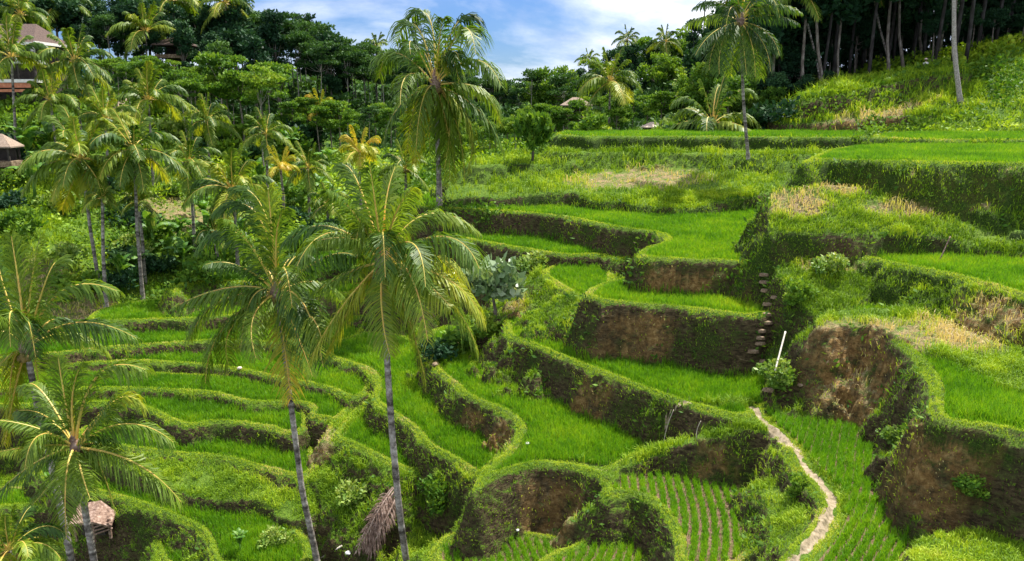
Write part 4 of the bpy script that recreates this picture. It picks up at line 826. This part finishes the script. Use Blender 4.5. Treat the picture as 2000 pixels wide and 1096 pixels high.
# leaning forest trunks seen at the edge of the mound
def bare(px0, y0, px1, y1, Y, r0, label, seed):
    b = at_y(px1, y1, Y); b[2] = hz(b[0], b[1]) - .2; t = at_y(px0, y0, Y + 2); root = empty('forest_tree', b); tag(root, label, 'tree')
    mb = MB(); q = t - b; e = q * 1.35; mb.tube([np.zeros(3), q * .12 + np.array([-.1, 0, 0]), q * .5 + np.array([-.35, 0, 0]), q, e], [r0 * 1.6, r0 * 1.05, r0 * .9, r0 * .75, r0 * .5], 9); mb.build('trunk', M_trunk if Y < 90 else M_bark, root)
    cm, cs = crown_mesh('round', seed, M_leafD, 2600, .55, 'crown'); c = obj('crown', cm, root); c.location = list(e - np.array([0, 0, 2.5]))
bare(1863, -10, 1884, 156, 82, .24, 'bare grey trunk standing on the right end of the grassy mound', 801)
bare(1592, -10, 1620, 150, 97, .2, 'slim leaning trunk at the left end of the mound forest', 802)
bare(1575, 20, 1577, 150, 97, .2, 'straight slim trunk beside the leaning one at the left end of the mound forest', 803)
bare(1740, -10, 1741, 128, 99, .2, 'straight pale trunk behind the middle of the mound', 804)
bare(1757, -10, 1768, 128, 101, .2, 'leaning trunk just right of the straight pale trunk behind the mound', 805)
bare(1645, 20, 1643, 145, 99, .16, 'thin upright trunk between the leaning trunk and the middle of the mound', 806)
bare(1868, -10, 1872, 130, 90, .16, 'thinner trunk close behind the bare grey trunk of the mound', 807)
bare(1515, 60, 1523, 130, 100, .2, 'trunk rising behind the palm on the upper terrace rim', 808)
bare(1800, 30, 1806, 100, 106, .2, 'trunk in the deep shade above the person on the mound', 809)
# shrubs
def shrub(px, py, Y, s, m, label, group=None, name='shrub', sq=1.0, seed=0):
    p = at_y(px, py, Y) if Y else ground_point(px, py); z = hz(p[0], p[1]); root = obj(name, PB[m]); root.location = (p[0], p[1], z - .1); root.scale = (s, s, s * sq); root.rotation_euler = (0, 0, seed * 1.3); tag(root, label, 'shrub', group); return root
NB = [(160, 312, 'the round-headed palm crown'), (190, 500, 'the round-headed palm foot'), (262, 295, 'the palm right of the round-headed one'), (278, 560, 'the foot of the second hillside palm'), (370, 318, 'the palm above the straw slope'), (378, 455, 'the foot of the palm above the straw slope'), (455, 372, 'the crown of the palm behind the leaning one'), (147, 150, 'the villa palm'), (290, 196, 'the arching yellow-frond palm'), (625, 240, 'the small yellow palm'), (702, 300, 'the yellow palm behind the middle crown'), (602, 350, 'the low pale palm'), (792, 350, 'the low palm by the tall trunk'), (20, 300, 'the hut at the left edge'), (20, 420, 'the left edge above the stiff palm'), (110, 500, 'the brown earth steps at left'), (517, 300, 'the white feathery tree trunk'), (560, 470, 'the top of the leaning palm'), (700, 500, 'the middle foreground crown'), (400, 560, 'the small uppermost left paddy'), (80, 380, 'the open weedy slope at left'), (520, 390, 'the banana grove'), (640, 420, 'the slope above the small back paddies'), (200, 240, 'the pink wall below the villa')]
def near_(px, py):
    d = sorted((math.hypot(px - a, py - b), a, b, t) for a, b, t in NB)[0]; dx_, dy_ = px - d[1], py - d[2]
    return ('left of ' if dx_ < 0 else 'right of ') + d[3] if abs(dx_) > abs(dy_) else ('above ' if dy_ < 0 else 'below ') + d[3]
r = np.random.default_rng(55)
for k in range(46):
    px = r.uniform(-20, 800); py = r.uniform(330, 560) if px > 250 else r.uniform(330, 600); p = ground_point(px, py)
    if p[1] < 60: continue
    m_ = int(r.integers(5)); shrub(px, py, None, r.uniform(.6, 1.25), m_, ['leafy', 'dense', 'pale yellow green', 'dark', 'bright'][m_] + ' shrub ' + near_(px, py), 'shrubs on the left hillside', seed=k)
for k in range(30):
    px = r.uniform(-20, 760); py = r.uniform(215, 330); p = ground_point(px, py)
    m_ = int(r.integers(5)); shrub(px, py, None, r.uniform(1.0, 1.9), m_, ['leafy', 'dense', 'pale yellow green', 'dark', 'bright'][m_] + ' large shrub ' + near_(px, py), 'shrubs high on the left hillside', seed=k)
for k in range(16):
    px = r.uniform(1290, 1500); shrub(px, 262, r.uniform(86, 96), r.uniform(1.0, 1.9), [2, 0, 2, 3][r.integers(4)], 'pale shrub beyond the top paddy rim, ' + ('left of the young palm' if px < 1370 else 'right of the young palm' if px < 1440 else 'behind the palm trunk on the rim'), 'shrubs beyond the top paddy rim', seed=k)
for k in range(14):
    px = r.uniform(1080, 1290); shrub(px, 262, r.uniform(84, 94), r.uniform(.9, 1.6), [0, 1, 4][r.integers(3)], 'green shrub beyond the top paddy rim, ' + ('left of the dark-trunked palm' if px < 1190 else 'right of the dark-trunked palm'), 'green shrubs beyond the top paddy rim', seed=k)
for px, py, s, m, lb in [(905, 690, .9, 0, 'bright green bush on the slope beneath the silver-leaved shrub'), (940, 660, .7, 4, 'green bush against the end of the long curved wall'), (1045, 535, .8, 2, 'pale green bush at the foot of the mossy wall by the small round paddy'), (870, 700, .8, 3, 'dark green bush above the widest paddy'),
        (1525, 745, .55, 2, 'light green weed clump at the foot of the bamboo pole'), (1900, 965, .3, 0, 'dark weed clump on the shaded bank at the far right'), (1560, 960, .3, 0, 'spiky dark weed clump on the bank beside the footpath'), (1745, 868, .35, 2, 'pale herb between the two brown earth hollows'), (1560, 590, .5, 0, 'low leafy bush on the bank right of the steps'),
        (860, 985, .6, 0, 'bush on the grassy bank right of the pale trunk'), (690, 980, .6, 2, 'yellow green bush left of the heap of dead fronds'), (540, 1065, .5, 2, 'pale bush at the bottom edge near the slender leaning trunk'), (1620, 540, .6, 2, 'yellow green tuft on the lip of the right-hand terrace')]:
    shrub(px, py, None, s, m, lb, seed=px)
def silver():
    p = ground_point(965, 640); p = at_y(965, 640, 47); p[2] = hz(p[0], p[1]); root = empty('silver_shrub', p); tag(root, 'tall silver-leaved shrub on a dark twisted stem beside the long curved wall', 'shrub')
    cm, cs = crown_mesh('bush', 779, M_leafW, 900, .5, 'foliage'); c = obj('foliage', cm, root); top = at_y(955, 585, 47)[2] - p[2]; c.location = (-.2, 0, max(top, .5)); c.scale = (1.1, 1.0, 1.3)
    mb = MB(); mb.tube([(0, 0, -.3), (.1, 0, .6), (-.1, 0, max(top, .5) + .4)], [.14, .11, .07], 7)
    for a in range(5): mb.tube([(-.05, 0, max(top, .5)), (math.cos(a * 1.3), .8 * math.sin(a * 1.3), max(top, .5) + 1.4)], [.06, .02], 4, cap=False)
    mb.build('stem', M_bark, root)
silver()
# banana plants: a thick stem and broad split leaves
def banana_leaf(seed, L=2.2, W=.34):
    r = np.random.default_rng(seed); m = 11; t = np.linspace(0, 1, m); P = np.c_[L * t * .75, np.zeros(m), L * (.85 * t - .75 * t ** 2.2)]
    w = W * np.sin(math.pi * np.clip(.06 + .9 * t, 0, 1)) ** .6; V = []; F = []
    for sg in (-1, 1):
        for i in range(m - 1):
            for a, b, o in ((P[i], P[i + 1], (w[i], w[i + 1])),):
                g = r.uniform(.0, .22); k = len(V); n_ = np.array([0, sg, -.25 - .3 * r.random()]); V += [a, b, b + n_ * o[1] + (a - b) * g, a + n_ * o[0]]; F.append([k, k + 1, k + 2, k + 3])
    V = np.array(V); return mesh_np('leaf', V, [np.array(F)], M_banana, False, {'v': np.repeat(.4 + .4 * r.random(len(V) // 4), 4)})
BL = [banana_leaf(k) for k in range(4)]
mb = MB(); mb.tube([(0, 0, 0), (.03, 0, .8), (0, 0, 1.7)], [.14, .11, .07], 7); BS = mb.mesh('stem', M_banana)
def banana(px, py, s, label, group, seed, Y=None, nl=8):
    r = np.random.default_rng(seed); p = at_y(px, py, Y) if Y else ground_point(px, py); root = empty('banana_plant', (p[0], p[1], hz(p[0], p[1]) - .1), r.random() * 6); tag(root, label, 'banana plant', group); root.scale = (s, s, s)
    obj('stem', BS, root)
    for k in range(nl):
        l = obj('leaf', BL[k % 4], root); l.location = (0, 0, 1.55); l.rotation_euler = (r.normal() * .15, -R(r.uniform(5, 60) if k else 70), k * 2.4 + r.random() * .5); l.scale = [r.uniform(.75, 1.1)] * 3
r = np.random.default_rng(66)
SPOT = [(60, 330), (90, 345), (45, 300), (110, 310), (130, 350), (300, 480), (330, 500), (350, 470), (390, 495), (410, 480), (440, 500), (360, 520), (480, 330), (510, 360), (540, 345), (560, 390), (590, 410), (470, 470), (620, 380), (640, 330), (450, 260), (480, 280), (520, 300), (380, 410), (400, 430), (70, 380), (270, 540), (240, 560), (650, 400), (560, 300)]
for k, (px, py) in enumerate(SPOT): banana(px, py + 14, r.uniform(.8, 1.35) * (1.3 if py < 340 else 1), ('tall ' if py < 340 else '') + 'banana plant with split leaves ' + near_(px, py), 'banana plants on the left hillside', 900 + k)
banana(470, 1082, .42, 'small broad-leaved plant with pale upright leaves at the bottom edge of the photo', None, 990, nl=9)
banana(105, 985, .55, 'young banana plant with one white rolled leaf by the corner palm trunks', None, 991, nl=5)
# ---------------------------------------------------------------- buildings and small things
def villa():
    Y = 96.0; s = Y / F; o = at_y(40, 200, Y); z0 = o[2]
    root = empty('villa', (o[0], Y, z0)); tag(root, 'villa with dark hipped roof, white fascias and stacked terracotta balconies on the left hill', 'house')
    W = lambda px: (px - 40) * s; H = lambda py: (200 - py) * s; D = 7.0
    def part(name, mat, f, parent=root):
        m = MB(); f(m); return m.build(name, mat, parent, smooth=False)
    bx_ = lambda m, x0, x1, y1, y0, d0, d1: m.box(((W(x0) + W(x1)) / 2, (d0 + d1) / 2, (H(y0) + H(y1)) / 2), (abs(W(x1) - W(x0)), d1 - d0, abs(H(y1) - H(y0))))
    part('wall', M_dark, lambda m: bx_(m, -78, 74, 92, 330, 1.6, D))
    part('wall', M_pink, lambda m: bx_(m, 30, 175, 192, 330, 3.2, D + 2))
    rf = MB(); x0, x1, xa, xb = W(-85), W(88), W(-60), W(56); ze, zt = H(92), H(52)
    V = [(x0, -.9, ze), (x1, -.9, ze), (x1, D + 1, ze), (x0, D + 1, ze), (xa, D / 2, zt), (xb, D / 2, zt)]
    rf.add(V, [[1, 2, 5], [3, 0, 4]], [[0, 1, 5, 4], [2, 3, 4, 5], [3, 2, 1, 0]]); rf.build('roof', M_thatch, root, smooth=False)
    part('fascia', M_white, lambda m: (bx_(m, -86, 84, 90.5, 95.5, -.95, -.78), m.box((x1 + .05, D / 2, ze + .05), (.16, D + 1.8, .32))))
    for y, nm, mt in ((125, 'upper', M_white), (160, 'lower', M_orange)):
        part('balcony', M_white, lambda m: bx_(m, -80, 84, y - 2.5, y + 3.5, -.6, 1.8))
        part('parapet', mt, lambda m: bx_(m, -80, 80 if y < 130 else 68, y - (1 if y < 130 else -4), y - (8 if y < 130 else -13), -.5, -.36))
    part('railing', M_dark, lambda m: ([bx_(m, x, x + 1, 108, 118, -.5, -.42) for x in range(-78, 82, 5)], bx_(m, -80, 82, 107, 108.5, -.55, -.4)))
    for x in (-70, -28, 12, 45, 76):
        part('column', M_white if x == 76 else M_dark, lambda m: bx_(m, x, x + 3.2, 95.5, 122.5, -.35, -.05)); part('column', M_dark, lambda m: bx_(m, x, x + 3, 128.5, 157.5, -.35, -.05))
    for x in (-60, -20, 20, 50): w_ = part('window', M_dark, lambda m: bx_(m, x, x + 15, 98, 117, 1.5, 1.58)); part('frame', M_white, lambda m: (bx_(m, x - 1, x, 97, 118, 1.45, 1.57), bx_(m, x + 15, x + 16, 97, 118, 1.45, 1.57), bx_(m, x + 7, x + 8, 98, 117, 1.43, 1.49)), w_)
    part('garden_wall', M_orange, lambda m: bx_(m, -80, 66, 176, 181, -1.2, -.9))
villa()
def hut(px, py, Y, wpx, hpx, label, mroof, mw=M_dark, posts=True):
    s = Y / F; o = at_y(px, py, Y); root = empty('hut', o, .1); tag(root, label, 'hut'); w_ = wpx * s / 2; h = hpx * s; d = w_ * .8
    m = MB(); V = [(-w_ * 1.2, -d * 1.2, h), (w_ * 1.2, -d * 1.2, h), (w_ * 1.2, d * 1.2, h), (-w_ * 1.2, d * 1.2, h), (-w_ * .3, 0, h * 1.9), (w_ * .3, 0, h * 1.9), (-w_ * 1.2, -d * 1.2, h - .12), (w_ * 1.2, -d * 1.2, h - .12), (w_ * 1.2, d * 1.2, h - .12), (-w_ * 1.2, d * 1.2, h - .12)]
    m.add(V, [[1, 2, 5], [3, 0, 4]], [[0, 1, 5, 4], [2, 3, 4, 5], [9, 8, 7, 6], [0, 6, 7, 1], [1, 7, 8, 2], [2, 8, 9, 3], [3, 9, 6, 0]]); m.build('roof', mroof, root, smooth=False)
    for sx in (-1, 1):
        for sy in (-1, 1):
            m = MB(); m.box((sx * w_ * .9, sy * d * .9, h / 2 - .6), (.16, .16, h + 1.1)); m.build('post', mw, root, smooth=False)
    m = MB(); m.box((0, d * .7, h * .4 - .5), (w_ * 1.6, .12, h * .8 + 1)); m.build('wall', mw, root, smooth=False)
    m = MB(); m.box((0, 0, -.35), (w_ * 2.1, d * 2.1, .5)); m.build('floor', M_steps, root, smooth=False)
hut(2, 312, 74, 56, 26, 'small open hut with pale thatched roof cut by the left edge', M_palethatch)
hut(345, 106, 120, 60, 16, 'brown thatched hut half hidden by palms on the left ridge', M_thatch)
hut(948, 186, 140, 40, 12, 'grey roofed hut far away beside the right fronds of the tall palm', M_white)
hut(1125, 222, 112, 46, 16, 'thatched pavilion with pale eaves among trees left of the dark-trunked palm', M_palethatch)
hut(1275, 258, 100, 34, 10, 'low pink-roofed shelter behind the top paddy rim', M_pink)
# person on the mound
def person():
    p = at_y(1807, 132, 92); p[2] = hz(p[0], p[1]); 
    me = bpy.data.meshes.new('person'); J = {'pel': (0, 0, .50), 'wai': (0, .02, .66), 'che': (0, .03, .92), 'nek': (0, .01, 1.08), 'hed': (0, -.02, 1.17), 'crn': (0, -.02, 1.27), 'ls': (-.17, .02, 1.0), 'le': (-.25, -.04, .76), 'lw': (-.14, -.24, .66), 'rs': (.17, .02, 1.0), 're': (.27, -.02, .76), 'rw': (.2, -.24, .62), 'lh': (-.1, -.02, .48), 'lk': (-.14, -.42, .52), 'la': (-.14, -.46, .1), 'lf': (-.14, -.60, .05), 'rh': (.1, -.02, .48), 'rk': (.15, -.42, .52), 'ra': (.15, -.47, .1), 'rf': (.15, -.61, .05)}
    K = list(J); E = [('pel', 'wai'), ('wai', 'che'), ('che', 'nek'), ('nek', 'hed'), ('hed', 'crn'), ('che', 'ls'), ('ls', 'le'), ('le', 'lw'), ('che', 'rs'), ('rs', 're'), ('re', 'rw'), ('pel', 'lh'), ('lh', 'lk'), ('lk', 'la'), ('la', 'lf'), ('pel', 'rh'), ('rh', 'rk'), ('rk', 'ra'), ('ra', 'rf')]
    rad = dict(pel=.14, wai=.13, che=.15, nek=.055, hed=.095, crn=.085, ls=.07, le=.045, lw=.032, rs=.07, re=.045, rw=.032, lh=.10, lk=.065, la=.045, lf=.04, rh=.10, rk=.065, ra=.045, rf=.04)
    me.from_pydata([J[k] for k in K], [(K.index(a), K.index(b)) for a, b in E], []); o = bpy.data.objects.new('person', me); C.objects.link(o); o.location = (p[0], p[1], p[2] - .12)
    o.modifiers.new('skin', 'SKIN'); sk = me.skin_vertices[0].data
    for i, k in enumerate(K): sk[i].radius = (rad[k], rad[k] * .85); sk[i].use_root = (k == 'pel')
    o.modifiers.new('sub', 'SUBSURF').render_levels = 2; o.scale = (1.15, 1.15, 1.15)
    me.materials.append(M_skin); tag(o, 'person sitting on the crest of the grassy mound in a white top and dark hat', 'person')
    def cl(name, P, r_, mat, k=10):
        m = MB(); m.tube(P, r_, k); c = m.build(name, mat, o); return c
    cl('shirt', [(0, 0, .52), (0, .02, .7), (0, .03, .92), (0, .02, 1.03), (0, .01, 1.07)], [.165, .16, .185, .14, .07], M_cloth)
    for sx in (-1, 1): cl('sleeve', [(sx * .13, .02, 1.0), (sx * .20, 0, .92), (sx * .24, -.03, .82)], [.085, .08, .07], M_cloth)
    for sx in (-1, 1): cl('trouser_leg', [(sx * .08, .02, .50), (sx * .13, -.4, .53), (sx * .145, -.45, .45), (sx * .145, -.47, .15)], [.125, .09, .085, .07], M_dark)
    cl('hair', [(0, .02, 1.17), (0, 0, 1.27), (0, -.01, 1.335)], [.105, .11, .05], M_dark); cl('hat', [(0, -.01, 1.28), (0, -.01, 1.30), (0, -.01, 1.37), (0, -.01, 1.41)], [.19, .185, .1, .05], M_pink)
person()
# bamboo poles and water spouts leaning on the walls
def pole(a, b, Ya, Yb, r0, label, mat=None, name='bamboo_pole', cat='pole', sag=0):
    A = at_y(*a, Ya); B = at_y(*b, Yb); root = (A + B) / 2; m = MB(); t = np.linspace(0, 1, 13)[:, None]; P = A * (1 - t) + B * t - root; P[:, 0] -= (sag * np.sin(math.pi * t[:, 0]))
    m.tube(P, r0 * (1 + .12 * (np.arange(13) % 3 == 0)), 7); o = m.build(name, mat or M_bamboo); o.location = root; tag(o, label, cat)
pole((1534, 648), (1514, 724), 34.2, 32.6, .038, 'thick white bamboo pole leaning in the dark gap at the end of the steps')
pole((1316, 800), (1296, 866), 31.9, 31.5, .016, 'thin curved bleached spout hanging from the long curved wall, left of two', mat=M_spout, name='bamboo_spout', sag=.06)
pole((1369, 822), (1360, 856), 30.9, 30.6, .016, 'short bleached spout hanging from the long curved wall, right of two', mat=M_spout, name='bamboo_spout', sag=.06)
pole((1856, 462), (1832, 516), 37.9, 37.4, .03, 'grey stick leaning on the rough upper right wall', M_wood)
def on_ground(px, py, up=.1):
    p = ground_point(px, py); p[2] += up; return p
def gpole(a, b, r0, label, mat, name='fallen_pole', ups=(.12, .12)):
    A = on_ground(*a, ups[0]); B = on_ground(*b, ups[1]); root = (A + B) / 2; m = MB(); m.tube([A - root, B - root], [r0, r0 * .7], 7); o = m.build(name, mat); o.location = root; tag(o, label, 'pole')
gpole((668, 1073), (628, 1096), .05, 'pale cut pole lying at the bottom edge beside the heap of dead fronds', M_bamboo)
# earth steps beside the end of the walls
STEP = [(1494,537),(1492,552),(1497,566),(1500,580),(1506,594),(1500,612),(1492,630),(1487,645),(1496,658),(1490,672),(1480,686),(1492,704),(1502,722),(1506,742),(1500,760)]
for k, (x, y) in enumerate(STEP):
    # each tread is cut into the bank at its own level between the upper field and the footpath
    rr_ = np.random.default_rng(k); p = ground_point(x + rr_.normal(0, 7), y, 26, 60); p[2] += .02; g = p[2] - .2
    m = MB(); n_ = 9; an = np.arange(n_) / n_ * 2 * math.pi; q = 1 + .18 * rr_.normal(size=n_)
    top = np.c_[np.cos(an) * .24 * q * (.7 + .5 * rr_.random()), np.sin(an) * .15 * q, np.full(n_, 0.0)]; depth = max(p[2] - g, 0) + .35; bot = top * [1.15, 1.15, 1] - [0, 0, min(depth, .13)]
    m.add(np.vstack([top, bot]), None, [[i, n_ + i, n_ + (i + 1) % n_, (i + 1) % n_] for i in range(n_)]); m.add(np.vstack([top + [0, 0, .0], [[0, 0, .03]]]), [[i, (i + 1) % n_, n_] for i in range(n_)])
    o = m.build('earth_step', M_steps, None, smooth=False); o.location = p; tag(o, 'trodden earth step number %d down from the upper field corner, right of the terrace walls' % (k + 1), 'step', 'earth steps beside the terrace walls')
# heap of dead palm fronds in the gully
def heap():
    p = ground_point(755, 1000); p = at_y(750, 1010, p[1] - .4); root = empty('dead_frond_heap', p); tag(root, 'brown heap of dead palm fronds hanging down the gully behind the pale trunk', 'dead fronds')
    r = np.random.default_rng(9); a = at_y(775, 955, p[1] + .4) - p; b = at_y(706, 1078, p[1] - .8) - p
    for k in range(9):
        o_ = r.normal(0, .16, 3); e = b + r.normal(0, .13, 3) + np.array([.06 * k, 0, 0]); me = frond_mesh(a + o_ * .6, (a + b) / 2 + o_ + np.array([0, -.3, .1]), e, 30, .8, .07, .5, r, .2); me.materials[0] = M_wood; me.materials[1] = M_wood; obj('dead_frond', me, root)
heap()
# fallen thatch and timber by the corner palms
def thatch():
    g = ground_point(205, 1035); Y = g[1] - .6; root = empty('thatch_shelter', (g[0], Y, g[2])); tag(root, 'small collapsed field shelter of pinkish thatch over dark timber by the corner palm trunks', 'shelter'); s = Y / F
    m = MB(); V = [(-1.2, -.5, .75), (.1, -.6, .95), (.75, -.2, .5), (.6, .8, .75), (-.2, .9, 1.35), (-1.3, .8, 1.2)]; V = np.array(V); V2 = V - [0, 0, .12]
    m.add(np.vstack([V, V2]), None, [[0, 1, 4, 5], [1, 2, 3, 4], [6, 11, 10, 7], [7, 10, 9, 8]] + [[i, 6 + i, 6 + (i + 1) % 6, (i + 1) % 6] for i in range(6)]); m.build('roof', M_wood, root, smooth=False)
    for k, (x, y) in enumerate([(-1, -.3), (.0, -.45), (.6, 0), (-1, .7), (.45, .7)]): m = MB(); m.box((x, y, .25), (.12, .12, 1.1)); m.build('post', M_wood, root, smooth=False)
    for k in range(3): m = MB(); m.tube([(-.1, -.55, .15 + .2 * k), (.8, -.1, .32 + .18 * k)], [.05, .045], 6); m.build('rail', M_wood, root)
    m = MB(); m.box((-.2, .3, .3), (1.2, .9, .7)); m.build('frame', M_dark, root, smooth=False)
thatch()
# small litter and markers
def blob(px, py, s, mat, name, label, cat, Y=None, up=.1):
    p = on_ground(px, py, up) if Y is None else at_y(px, py, Y); m = MB(); r = np.random.default_rng(px); V = r.normal(size=(12, 3)); V /= np.linalg.norm(V, axis=1)[:, None]
    import bmesh
    bm = bmesh.new(); bmesh.ops.create_icosphere(bm, subdivisions=2, radius=s)
    for v in bm.verts: v.co *= 1 + .35 * (vnoise(np.array([v.co.x * 6 / s + px]), np.array([v.co.y * 6 / s + v.co.z * 4 / s]))[0] - .5); v.co.z *= .6
    me = bpy.data.meshes.new(name); bm.to_mesh(me); bm.free(); me.materials.append(mat); o = obj(name, me); o.location = p; tag(o, label, cat)
blob(680, 1088, .14, M_cloth, 'plastic_bag', 'crumpled white plastic bag in the grass at the bottom edge', 'bag')
blob(1011, 1045, .07, M_cloth, 'paper_scrap', 'white scrap on the rim above the lowest striped paddy', 'scrap')
blob(468, 724, .16, M_pink, 'feed_sack', 'pinkish sack lying on the rim of a left-hand paddy', 'sack')
blob(1030, 874, .09, M_white, 'marker_stone', 'small grey stone standing at the corner of the widest paddy', 'stone', up=.15)
for k, (x, y, s) in enumerate([(1562, 764, .12), (1240, 478, .1), (850, 715, .2)]):
    blob(x, y, s, M_steps, 'rock', ['brown stone at the head of the big paddy by the bamboo pole', 'small stone on the inner rim of the top curved paddy', 'larger earth boulder at the left tip of the widest paddy', 'lower earth boulder under the left tip of the widest paddy', 'pale boulder on the rim under the silver-leaved shrub', 'pale rock in the straw patch of the upper bank', 'pale rock on the ledge of the upper right wall'][k], 'rock')
m = MB(); m.box((0, 0, 0), (.5, .05, .9)); o = m.build('blue_tarp', M_blue, None, False); o.location = at_y(163, 143, 82.5); o.rotation_euler = (0, .5, .2); tag(o, 'scrap of bright blue tarp hanging in the palm beside the villa', 'tarp')
